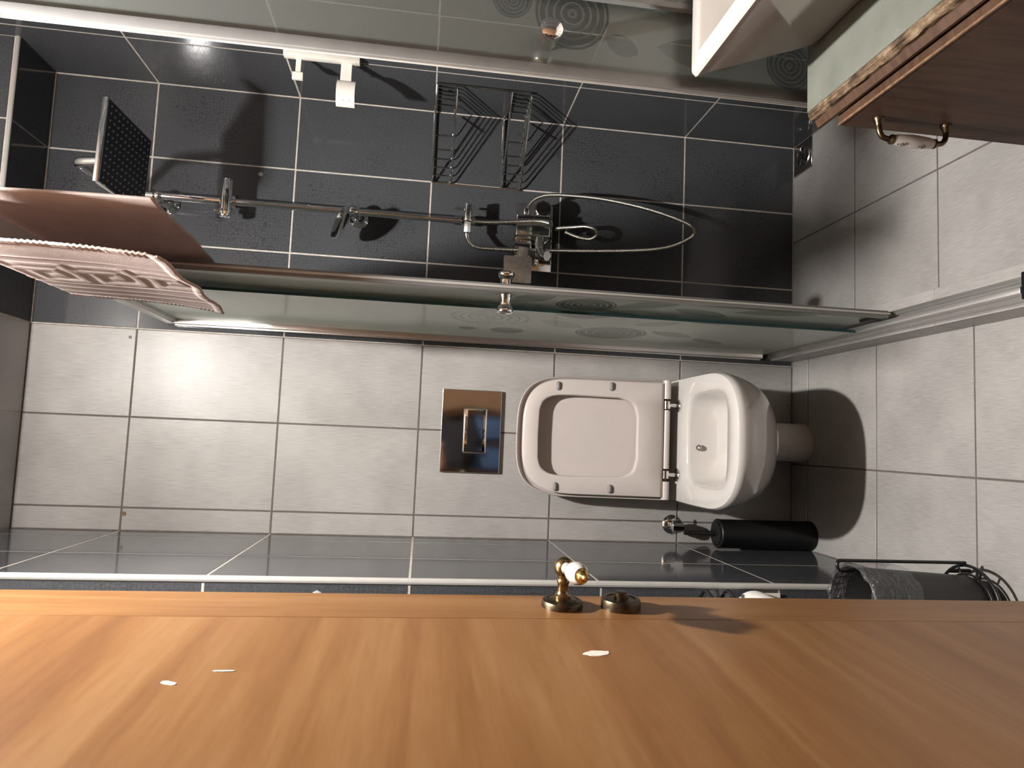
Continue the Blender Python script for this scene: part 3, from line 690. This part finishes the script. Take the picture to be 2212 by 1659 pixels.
outer = [dshape(0.060, -0.012, -0.19, 0.185, 2.2), dshape(0.090, -0.012, -0.25, 0.192, 2.3), dshape(0.122, -0.012, -0.325, 0.225, 2.4), dshape(0.150, -0.012, -0.395, 0.270, 2.5), dshape(0.168, -0.012, -0.450, 0.320, 2.6),
         dshape(0.177, -0.012, -0.482, 0.365, 2.7), dshape(0.181, -0.012, -0.496, 0.400, 2.8), dshape(0.1805, -0.013, -0.4965, 0.411, 2.8), dshape(0.177, -0.016, -0.493, ZT-0.001, 2.8), dshape(0.172, -0.02, -0.488, ZT, 2.8)]
n34 = len(outer[0])
BANG = [math.atan2((y+0.285)/0.24, (x-TX)/0.175) for x, y, z in outer[-1]]
inner = [rr(0.133, -0.165, -0.432, ZT, 4.5, n34), rr(0.127, -0.171, -0.426, ZT-0.004, 4.5, n34), rr(0.123, -0.175, -0.422, ZT-0.014, 4.5, n34), rr(0.118, -0.180, -0.416, ZT-0.055, 4.2, n34),
         rr(0.110, -0.195, -0.400, ZT-0.080, 3.6, n34), rr(0.098, -0.235, -0.385, ZT-0.092, 3.2, n34), rr(0.082, -0.250, -0.372, ZT-0.135, 3.0, n34), rr(0.050, -0.275, -0.350, ZT-0.180, 2.6, n34)]
loft(b, outer+inner); bowl = obj('bowl', b, M['porcelain'], to)
b = NB(); lathe(b, [(0.0085, 0), (0.0085, 0.004), (0.006, 0.006), (0.0035, 0.004)], (TX-0.02, -0.183, ZT-0.034), (0, -0.6, 0.8), 16); obj('spray_nozzle', b, M['chrome_worn'], bowl)
b = NB(); lathe(b, [(0.058, 0.0), (0.058, 0.20), (0.056, 0.23)], (0.027, -0.062, 0), (0, 0, 1), 36); obj('waste_pipe', b, M['pipe'], to)
# raised seat and lid; local frame: x across, h up along the panel, t towards the viewer
def panel_xf(y0, z0, lean):
    c, s = math.cos(lean), math.sin(lean)
    return lambda x, h, t: (TX-0.002+x, y0 + h*s - t*c, z0 + h*c + t*s)
def lidshape(w, h0, h1, e=3.4, n=26, taper=0.0):
    hm = h0+(h1-h0)*0.56; out = [(w, h0), (w, h0*0.66+hm*0.34), (w*(1-taper*0.5), h0*0.33+hm*0.67)]
    for i in range(n+1):
        t = PI*i/n; c, s = math.cos(t), math.sin(t)
        out.append((w*(1-taper)*math.copysign(abs(c)**(2/e), c), hm+(h1-hm)*abs(s)**(2/e)))
    out += [(-w*(1-taper*0.5), h0*0.33+hm*0.67), (-w, h0*0.66+hm*0.34), (-w, h0)]
    for k in (-0.6, -0.2, 0.2, 0.6): out.append((w*k, h0))
    return out
LEAN = math.radians(4.5)
F = panel_xf(-0.100, 0.448, LEAN)
def ring(o2, t): return [F(x, h, t) for x, h in o2]
b = NB()   # lid: a shallow tray that faces the viewer
loft(b, [ring(lidshape(0.160, 0.020, 0.425), -0.034), ring(lidshape(0.172, 0.008, 0.440), -0.026), ring(lidshape(0.175, 0.002, 0.444), -0.010), ring(lidshape(0.175, 0.002, 0.444), 0.004), ring(lidshape(0.1735, 0.004, 0.4425), 0.0065), ring(lidshape(0.171, 0.006, 0.440), 0.004), ring(lidshape(0.169, 0.009, 0.437), -0.004), ring(lidshape(0.160, 0.02, 0.425), -0.009), ring(lidshape(0.110, 0.07, 0.36), -0.011)])
obj('lid', b, M['seat'], to)
b = NB()
def srr(w, h0, h1, t, e=5.0, n=n34, cx=0.002):
    out = []; hc, hh = (h0+h1)/2, (h1-h0)/2
    for i in range(n):
        a = SANG[i]; c, s = math.cos(a), math.sin(a)
        out.append(F(cx+w*math.copysign(abs(c)**(2/e), c), hc+hh*math.copysign(abs(s)**(2/e), s), t))
    return out
so_ = lidshape(0.1655, 0.018, 0.428, 3.4, 44)
sn = len(so_)
SANG = [math.atan2((h-0.235)/0.21, x/0.165) for x, h in so_]
rings = [[F(x, h, 0.004) for x, h in so_], [F(x, h, 0.020) for x, h in so_], [F(x*0.993, 0.006+h*0.982, 0.0245) for x, h in so_], [F(x*0.975, 0.008+h*0.972, 0.026) for x, h in so_],
         srr(0.122, 0.088, 0.388, 0.028, n=sn), srr(0.1185, 0.0915, 0.3845, 0.027, n=sn), srr(0.1165, 0.0935, 0.3825, 0.024, n=sn), srr(0.1165, 0.0935, 0.3825, 0.006, n=sn), srr(0.124, 0.086, 0.390, 0.004, n=sn)]
R_ = loft(b, rings, False, False)
for i in range(sn): b.faces.new((R_[-1][i], R_[-1][(i+1) % sn], R_[0][(i+1) % sn], R_[0][i]))
seat = obj('seat', b, M['seat'], to)
for x, h in ((0.143, 0.330), (0.148, 0.175), (-0.145, 0.330), (-0.146, 0.172)):
    b = NB(); P0 = Vector(F(x-0.0065, h, 0.0285)); P1 = Vector(F(x+0.0065, h, 0.0285))
    dv = (P1-P0).normalized(); lathe(b, [(0.0005, -0.0062), (0.0042, -0.0048), (0.0060, -0.0018), (0.0064, 0.0)]+[(0.0064, (P1-P0).length), (0.0060, (P1-P0).length+0.0018), (0.0042, (P1-P0).length+0.0048), (0.0005, (P1-P0).length+0.0062)], P0, dv, 14); obj('bumper', b, M['bumper'], seat, label='grey rubber bumper')
b = NB(); zb = 0.452
cyl(b, (TX+0.118, -0.112, zb+0.004), (TX+0.172, -0.112, zb+0.004), 0.0115, 20); cyl(b, (TX-0.122, -0.112, zb+0.004), (TX-0.174, -0.112, zb+0.004), 0.0115, 20); cyl(b, (TX+0.085, -0.112, zb+0.004), (TX-0.085, -0.112, zb+0.004), 0.0100, 20); obj('hinge_barrel', b, M['seat'], to)
for sx in (0.100, -0.102):
    b = NB(); cyl(b, (TX+sx-0.011, -0.112, zb+0.004), (TX+sx+0.011, -0.112, zb+0.004), 0.0112, 20); cyl(b, (TX+sx, -0.112, ZT-0.001), (TX+sx, -0.112, zb), 0.006, 12); lathe(b, [(0.019, 0), (0.019, 0.004), (0.016, 0.007), (0.006, 0.008)], (TX+sx, -0.112, ZT), (0, 0, 1), 24); obj('hinge', b, M['chrome'], to)

# flush plate
fp = thing('flush_plate', 'mirror-bright chrome dual flush plate on the grey tiles', 'flush plate', (0.02, -0.006, 0.93))
obj('plate', box(NB(), -0.101, 0.143, -0.0003, -0.0115, 0.931, 1.107, 0.0012, 2), M['chrome'], fp, False)
b = NB(); box(b, -0.045, 0.091, -0.0112, -0.021, 0.973, 1.043, 0.006, 3); bz = obj('button_frame', b, M['chrome'], fp)
for x0, x1 in ((-0.037, 0.026), (0.0275, 0.083)):
    obj('button', box(NB(), x0, x1, -0.0205, -0.0225, 0.985, 1.031, 0.0008, 1), M['chrome'], bz, False)
# angle valve
av = thing('angle_valve', 'small chrome stop valve on the wall beside the toilet', 'valve', (-0.238, -0.03, 0.385))
b = NB(); lathe(b, [(0.029, 0.0003), (0.029, 0.003), (0.024, 0.008), (0.014, 0.011)], (-0.237, 0, 0.392), (0, -1, 0), 32); obj('rosette', b, M['chrome'], av)
b = NB(); lathe(b, [(0.011, 0.008), (0.011, 0.030), (0.017, 0.033), (0.019, 0.038), (0.019, 0.058), (0.017, 0.062)], (-0.237, 0, 0.391), (0, -1, 0), 32); obj('knob', b, M['chrome'], av)
b = NB(); lathe(b, [(0.0025, 0), (0.0025, 0.016)], (-0.219, -0.045, 0.394), (1, 0, 0), 8); obj('lever', b, M['chrome'], av)
# brush
tb = thing('toilet_brush', 'matte black cylindrical toilet brush holder with thin handle', 'toilet brush', (-0.246, -0.108, 0))
b = NB(); lathe(b, [(0.040, 0), (0.0425, 0.003), (0.0425, 0.018), (0.0415, 0.020), (0.0415, 0.284), (0.0425, 0.287), (0.0425, 0.292), (0.040, 0.295)], (-0.2475, -0.108, 0), (0, 0, 1), 40); obj('canister', b, M['black_plastic'], tb)
b = NB(); lathe(b, [(0.034, 0.2945), (0.034, 0.298), (0.030, 0.299), (0.008, 0.300)], (-0.2475, -0.108, 0), (0, 0, 1), 36); obj('lid', b, M['black_plastic'], tb)
b = NB(); lathe(b, [(0.007, 0.299), (0.0068, 0.39), (0.006, 0.394)], (-0.2475, -0.108, 0), (0, 0, 1), 16); obj('handle', b, M['black_gloss'], tb)
# bin in its wire stand
BC = Vector((-0.295, -0.752, 0))
bn = thing('waste_bin', 'round black waste bin in a wire frame, lined with a clear bag', 'bin', BC)
b = NB(); lathe(b, [(0.056, 0.046), (0.058, 0.050), (0.0715, 0.297), (0.0740, 0.302), (0.0715, 0.3035), (0.0690, 0.297), (0.0560, 0.056), (0.002, 0.053)], BC, (0, 0, 1), 48); obj('body', b, M['bin_plastic'], bn)
b = NB(); prof = []
rings = []
for r_, h_ in ((0.0665, 0.272), (0.0690, 0.300), (0.0740, 0.3080), (0.0790, 0.302), (0.0795, 0.286), (0.0780, 0.268), (0.0790, 0.250), (0.0775, 0.232), (0.0780, 0.214), (0.0765, 0.202)):
    rings.append([(BC.x+(r_+0.0014*math.sin(i*2.3+h_*130)+random.uniform(-0.0006, 0.0008))*math.cos(2*PI*i/72), BC.y+(r_+0.0014*math.sin(i*2.3+h_*130))*math.sin(2*PI*i/72), h_+0.003*math.sin(i*0.9+h_*60)) for i in range(72)])
loft(b, rings, False, False); obj('bag', b, M['bag'], bn, label='clear crinkled bin bag folded over the rim')
ws = bn
def circ(r, z, n=48): return [(BC.x+r*math.cos(2*PI*i/n), BC.y+r*math.sin(2*PI*i/n), z) for i in range(n)]
obj('base_ring', tube(NB(), circ(0.078, 0.048), 0.0032, 8, True), M['black_gloss'], ws)
obj('floor_ring', tube(NB(), circ(0.061, 0.047), 0.0026, 8, True), M['black_gloss'], ws)
for k in range(8):
    a = 2*PI*k/8+0.35; b = NB(); tube(b, [(BC.x+0.061*math.cos(a), BC.y+0.061*math.sin(a), 0.047), (BC.x+0.078*math.cos(a), BC.y+0.078*math.sin(a), 0.048)], 0.0026, 7); obj('spoke', b, M['black_gloss'], ws)
for a in (0.72, 0.72+2*PI/3, 0.72+4*PI/3):
    b = NB(); x, y = BC.x+0.078*math.cos(a), BC.y+0.078*math.sin(a); cyl(b, (x, y, 0), (x, y, 0.046), 0.0045, 12); obj('foot', b, M['black_plastic'], ws)
a = 0.12; x, y = BC.x+0.083*math.cos(a), BC.y+0.083*math.sin(a); xi, yi = BC.x+0.064*math.cos(a), BC.y+0.064*math.sin(a)
b = NB(); tube(b, fillet([(x, y, 0.046), (x, y, 0.330), (xi, yi, 0.330), (xi, yi, 0.296)], 0.0095, 6), 0.0034, 8); obj('wire_upright', b, M['black_gloss'], ws)
# paper holder
ph = thing('paper_holder', 'black wire toilet paper holder on the pier, mostly hidden by the door', 'paper holder', (-0.33, -0.61, 0.43))
for z in (0.553, 0.504):
    b = NB(); tube(b, fillet([(-0.322, YTRIM-0.006, z+0.004), (-0.296, YTRIM-0.030, z+0.002), (-0.318, YTRIM-0.050, z-0.014), (-0.44, YTRIM-0.012, z-0.012)], 0.010, 5), 0.0038, 9); obj('wire_arm', b, M['black_gloss'], ph)
obj('mount', box(NB(), -0.46, -0.40, YTRIM-0.0005, YTRIM-0.006, 0.43, 0.56, 0.002, 1), M['black_gloss'], ph)
b = NB(); cyl(b, (-0.352, YTRIM-0.0005, 0.4525), (-0.352, -0.722, 0.4525), 0.006, 12); obj('roll_peg', b, M['black_gloss'], ph)
pr_ = thing('toilet_paper', 'white toilet paper roll peeking out from behind the door edge', 'toilet paper', (-0.36, -0.655, 0.38))
b = NB(); lathe(b, [(0.022, 0), (0.050, 0.0), (0.0505, 0.004), (0.0505, 0.096), (0.050, 0.100), (0.022, 0.100), (0.022, 0)], (-0.352, -0.612, 0.437), (0, -1, 0.0), 44, False); obj('roll', b, M['paper'], pr_)
b = NB(); box(b, -0.395, -0.3085, -0.6025, -0.6035, 0.372, 0.420); obj('loose_sheet', b, M['paper'], pr_, False)

# ------------------------------------------------------------------ vanity
vt = thing('countertop', 'pale green glass washstand top with a worn wooden edge', 'countertop', (0.77, -1.4, 0.54))
YB, YE = -1.021, -1.790
obj('glass_top', box(NB(), 0.5535, XR-0.001, YB, YE, 0.556, 0.5665, 0.0012, 2), M['top_glass'], vt, False)
b = NB(); n_ = 70; sec = []
for i in range(n_+1):
    y = YB-0.001+(YE-YB+0.001)*i/n_; j = lambda s: random.uniform(-s, s)
    sec.append([(0.5530, y, 0.5655+j(0.0006)), (0.5455+j(0.001), y, 0.5640+j(0.001)), (0.5405+j(0.0016), y, 0.5590+j(0.0015)), (0.5415+j(0.0022), y, 0.5520+j(0.001)), (0.5530, y, 0.5500)])
loft(b, sec); obj('worn_edge', b, M['worn'], vt, True, label='chipped bare wood edge strip')
b = NB(); loft(b, [[(0.5525, y, 0.5535), (0.5395, y, 0.5530), (0.5290, y, 0.5480), (0.5290, y, 0.5440), (0.5525, y, 0.5440)] for y in (YB-0.001, YE)]); obj('moulding', b, M['cabinet'], vt, False)
obj('underside', box(NB(), 0.553, XR-0.001, YB-0.002, YE, 0.5405, 0.5555), M['cabinet'], vt, False)
vc = thing('vanity_cabinet', 'dark brown wooden washstand cabinet with porcelain handle', 'cabinet', (0.76, -1.42, 0))
obj('carcass', box(NB(), 0.542, XR-0.002, -1.068, YE+0.005, 0.10, 0.5400), M['cabinet'], vc, False)
for x, y in ((0.57, -1.10), (0.57, -1.74), (0.96, -1.10), (0.96, -1.74)): obj('leg', box(NB(), x-0.02, x+0.02, y-0.02, y+0.02, 0, 0.0995, 0.002, 1), M['cabinet'], vc, False)
for i, (ya, yb_) in enumerate(((-1.063, -1.418), (-1.422, -1.780))):
    b = NB(); box(b, 0.5155, 0.5335, ya, yb_, 0.10, 0.5385, 0.0008, 1); d = obj('door', b, M['cabinet'], vc, False)
    b = NB(); box(b, 0.5148, 0.5180, ya, yb_, 0.5365, 0.5392); obj('raw_edge', b, M['raw_edge'], d, False)
    hy = ya-0.034 if i == 0 else yb_+0.034
    for z, s in ((0.494, -1), (0.380, 1)):
        b = NB(); lathe(b, [(0.0085, 0), (0.0085, 0.002), (0.006, 0.006), (0.0045, 0.012)], (0.5155, hy, z), (-1, 0, 0), 18)
        tube(b, smoothpath([(0.509, hy, z), (0.496, hy, z+0.001*s), (0.487, hy, z+0.006*s), (0.484, hy, z+0.016*s), (0.484, hy, z+0.019*s)], 5), 0.0042, 10)
        lathe(b, [(0.005, 0), (0.0075, 0.003), (0.0075, 0.006), (0.006, 0.009)], (0.484, hy, z+0.017*s), (0, 0, s), 18); obj('handle_post', b, M['brass_dark'], d)
    b = NB(); lathe(b, [(0.0068, 0), (0.0085, 0.010), (0.0098, 0.028), (0.0100, 0.035), (0.0098, 0.042), (0.0085, 0.060), (0.0068, 0.070)], (0.484, hy, 0.402), (0, 0, 1), 24); obj('handle_grip', b, M['porcelain'], d, label='white porcelain handle with painted flowers')
M['flower'] = plain('painted_flower', (0.07, 0.045, 0.03), 0.4)
b = NB(); hy = -1.097
for z0 in (0.423, 0.458):
    for k in range(5):
        a = 2*PI*k/5; ang = math.radians(205); yy = 0.0026*math.cos(a); zz = z0+0.0026*math.sin(a)
        th = ang + yy/0.0098
        lathe(b, [(0.0011, -0.0002), (0.0010, 0.0005)], (0.484+0.0097*math.cos(th), hy+0.0097*math.sin(th), zz), (math.cos(th), math.sin(th), 0), 8)
    for k in (-1, 1):
        th = ang; lathe(b, [(0.0014, -0.0002), (0.0012, 0.0005)], (0.484+0.0097*math.cos(th), hy+0.0097*math.sin(th), z0+0.0065), (math.cos(th), math.sin(th), 0), 6)
d1 = [c for c in vc.children if c.name.startswith('door')][0]
fo = obj('painted_flowers', b, M['flower'], d1, label='small dark flowers painted on the grip'); fo['kind'] = 'stuff'
# basin
bs = thing('washbasin', 'white rectangular countertop washbasin at the shower corner', 'washbasin', (0.79, -1.30, 0.567))
def rrect(x0, x1, y0, y1, r, z, n=6):
    out = []
    for cx, cy, a0 in ((x1-r, y1-r, 0), (x0+r, y1-r, 90), (x0+r, y0+r, 180), (x1-r, y0+r, 270)):
        for i in range(n+1):
            a = math.radians(a0+90*i/n); out.append((cx+r*math.cos(a), cy+r*math.sin(a), z))
    return out
b = NB(); ZB, ZTb = 0.567, 0.767
X0, X1, Y0, Y1 = 0.585, 0.975, -1.565, -1.020
loft(b, [rrect(X0+0.072, X1-0.03, Y0+0.05, Y1-0.012, 0.022, ZB), rrect(X0+0.068, X1-0.03, Y0+0.046, Y1-0.010, 0.024, ZB+0.004), rrect(X0+0.006, X1-0.002, Y0+0.006, Y1-0.002, 0.022, ZTb-0.022), rrect(X0+0.001, X1, Y0+0.001, Y1, 0.020, ZTb-0.010), rrect(X0, X1, Y0, Y1, 0.020, ZTb-0.005), rrect(X0+0.0025, X1-0.0025, Y0+0.0025, Y1-0.0025, 0.019, ZTb-0.001), rrect(X0+0.006, X1-0.006, Y0+0.006, Y1-0.006, 0.017, ZTb),
         rrect(X0+0.032, X1-0.06, Y0+0.030, Y1-0.030, 0.008, ZTb), rrect(X0+0.035, X1-0.063, Y0+0.033, Y1-0.033, 0.008, ZTb-0.004), rrect(X0+0.050, X1-0.075, Y0+0.050, Y1-0.045, 0.012, ZTb-0.085), rrect(X0+0.10, X1-0.13, Y0+0.11, Y1-0.11, 0.03, ZTb-0.125)])
obj('bowl', b, M['porcelain'], bs)
b = NB(); lathe(b, [(0.022, 0), (0.022, 0.003), (0.018, 0.005), (0.004, 0.004)], (0.77, -1.30, ZTb-0.125), (0, 0, 1), 24); obj('drain', b, M['chrome'], bs)

# ------------------------------------------------------------------ photographer in the doorway (seen only in the flush plate)
def person():
    px, py = -0.03, -2.42
    J = {'pelvis': (0, 0, 0.93, .135, .10), 'waist': (0, .005, 1.06, .135, .095), 'chest': (0, .01, 1.26, .155, .105), 'upper': (0, 0, 1.39, .12, .085), 'neck': (0, .0, 1.48, .052, .052), 'chin': (0, .03, 1.56, .065, .075), 'skull': (0, .015, 1.66, .078, .092), 'crown': (0, .0, 1.72, .05, .06),
         'shl': (-.165, 0, 1.39, .058, .058), 'ell': (-.215, .06, 1.12, .042, .042), 'wrl': (-.12, .23, 1.02, .028, .024), 'pal': (-.085, .265, 1.035, .040, .018), 'kul': (-.05, .285, 1.05, .040, .014),
         'shr': (.165, 0, 1.39, .058, .058), 'elr': (.225, .04, 1.12, .042, .042), 'wrr': (.20, .20, 1.13, .028, .024), 'par': (.19, .235, 1.15, .036, .018), 'kur': (.18, .26, 1.165, .036, .014),
         'hil': (-.095, 0, .90, .10, .10), 'knl': (-.10, .02, .50, .065, .065), 'anl': (-.105, -.02, .09, .042, .042), 'tol': (-.115, .13, .035, .042, .03),
         'hir': (.095, 0, .90, .10, .10), 'knr': (.10, .02, .50, .065, .065), 'anr': (.105, -.02, .09, .042, .042), 'tor': (.115, .13, .035, .042, .03)}
    Eg = [('pelvis', 'waist'), ('waist', 'chest'), ('chest', 'upper'), ('upper', 'neck'), ('neck', 'chin'), ('chin', 'skull'), ('skull', 'crown'), ('upper', 'shl'), ('shl', 'ell'), ('ell', 'wrl'), ('wrl', 'pal'), ('pal', 'kul'), ('upper', 'shr'), ('shr', 'elr'), ('elr', 'wrr'), ('wrr', 'par'), ('par', 'kur'),
          ('pelvis', 'hil'), ('hil', 'knl'), ('knl', 'anl'), ('anl', 'tol'), ('pelvis', 'hir'), ('hir', 'knr'), ('knr', 'anr'), ('anr', 'tor')]
    for sd, sx in (('l', 1), ('r', -1)):
        k = Vector(J['ku'+sd][:3]); p = Vector(J['pa'+sd][:3]); f = (k-p).normalized(); side = f.cross(Vector((0, 0, 1))).normalized(); upd = side.cross(f)
        for i, (o, L) in enumerate(((-.030, .060), (-.010, .072), (.010, .068), (.029, .052))):
            prev = 'ku'+sd
            for q in range(3):
                nm = 'f%s%d%d' % (sd, i, q); c = k + upd*o*(1 if q else .9) + f*(.012+L*(q+1)/3*(1-.12*q)) - side*(.006*q*q)*sx
                J[nm] = (*c, .0085-.0008*q, .0085-.0008*q); Eg.append((prev, nm)); prev = nm
        prev = 'pa'+sd
        for q in range(2):
            nm = 't%s%d' % (sd, q); c = p + upd*(.045+.022*q) + f*(.010+.024*q); J[nm] = (*c, .0095, .0095); Eg.append((prev, nm)); prev = nm
    names = list(J); idx = {n: i for i, n in enumerate(names)}
    me = bpy.data.meshes.new('body'); me.from_pydata([J[n][:3] for n in names], [(idx[a], idx[b]) for a, b in Eg], []); me.update()
    root = thing('person', 'person in black t-shirt and blue jeans, seen only mirrored in the flush plate', 'person', (px, py, 0))
    o = link(bpy.data.objects.new('body', me)); o.parent = root; OFF[o.name] = Vector((px, py, 0))
    md = o.modifiers.new('skin', 'SKIN'); md.use_smooth_shade = True
    for n, sv in zip(names, me.skin_vertices[0].data): sv.radius = J[n][3:5]; sv.use_root = (n == 'pelvis')
    o.modifiers.new('sub', 'SUBSURF').levels = 1; o.modifiers['sub'].render_levels = 1
    dg = bpy.context.evaluated_depsgraph_get(); ev = o.evaluated_get(dg); bm = bmesh.new(); bm.from_mesh(ev.to_mesh())
    full = bm.copy(); bm.free()
    o.modifiers.clear(); me2 = bpy.data.meshes.new('body'); full.to_mesh(me2); o.data = me2
    skin = plain('skin', (0.50, 0.29, 0.21), 0.5, var=0.05); me2.materials.append(skin)
    for p in me2.polygons: p.use_smooth = True
    full.verts.ensure_lookup_table()
    def cloth(name, test, infl, mat):
        b = full.copy(); b.normal_update()
        bad = [f for f in b.faces if not test(f.calc_center_median())]
        bmesh.ops.delete(b, geom=bad, context='FACES')
        left = set(b.faces); best = []
        while left:
            st = [left.pop()]; comp = []
            while st:
                f = st.pop(); comp.append(f)
                for e in f.edges:
                    for g in e.link_faces:
                        if g in left: left.discard(g); st.append(g)
            if len(comp) > len(best): best = comp
        keep = set(best); bmesh.ops.delete(b, geom=[f for f in b.faces if f not in keep], context='FACES')
        bmesh.ops.delete(b, geom=[v for v in b.verts if not v.link_faces], context='VERTS')
        nrm = {v: v.normal.copy() for v in b.verts}
        for v in b.verts: v.co += nrm[v]*infl
        bmesh.ops.translate(b, verts=b.verts, vec=(px, py, 0)); return obj(name, b, mat, root)
    cloth('t_shirt', lambda c: 0.80 < c.z < 1.47 and (abs(c.x) < 0.17 and c.y < 0.16 or (c.z > 1.20 and c.y < 0.10)), 0.018, plain('black_cotton', (0.010, 0.010, 0.011), 0.9, var=0.2))
    cloth('jeans', lambda c: 0.08 < c.z < 0.99 and c.y < 0.20, 0.007, m_denim())
    cloth('hair', lambda c: c.z > 1.61 and c.y < 0.075, 0.012, plain('dark_hair', (0.03, 0.02, 0.015), 0.6))
    for sx in (-1, 1): cloth('shoe', lambda c: c.z <= 0.10 and c.x*sx > 0, 0.008, plain('dark_shoe', (0.03, 0.03, 0.03), 0.6))
    b = bmesh.new()
    for sx in (-1, 1): lathe(b, [(0.0001, -0.010)]+[(0.010*math.sin(PI*i/8), -0.010*math.cos(PI*i/8)) for i in range(1, 8)]+[(0.0001, 0.010)], (px+sx*0.031, py+0.093, 1.645), (0, 1, 0), 12)
    obj('eyes', b, plain('eye', (0.6, 0.58, 0.55), 0.2), root)['kind'] = 'stuff'
    b = bmesh.new(); loft(b, [[(px-0.010, py+0.10, 1.635), (px+0.010, py+0.10, 1.635), (px, py+0.092, 1.64)], [(px-0.016, py+0.108, 1.60), (px+0.016, py+0.108, 1.60), (px, py+0.125, 1.603)]]); obj('nose', b, skin, root)
    b = bmesh.new(); tube(b, smoothpath([(px-0.024, py+0.098, 1.572), (px, py+0.112, 1.570), (px+0.024, py+0.098, 1.572)], 5), 0.004, 6); obj('mouth', b, plain('lips', (0.35, 0.14, 0.12), 0.5), root)
person()
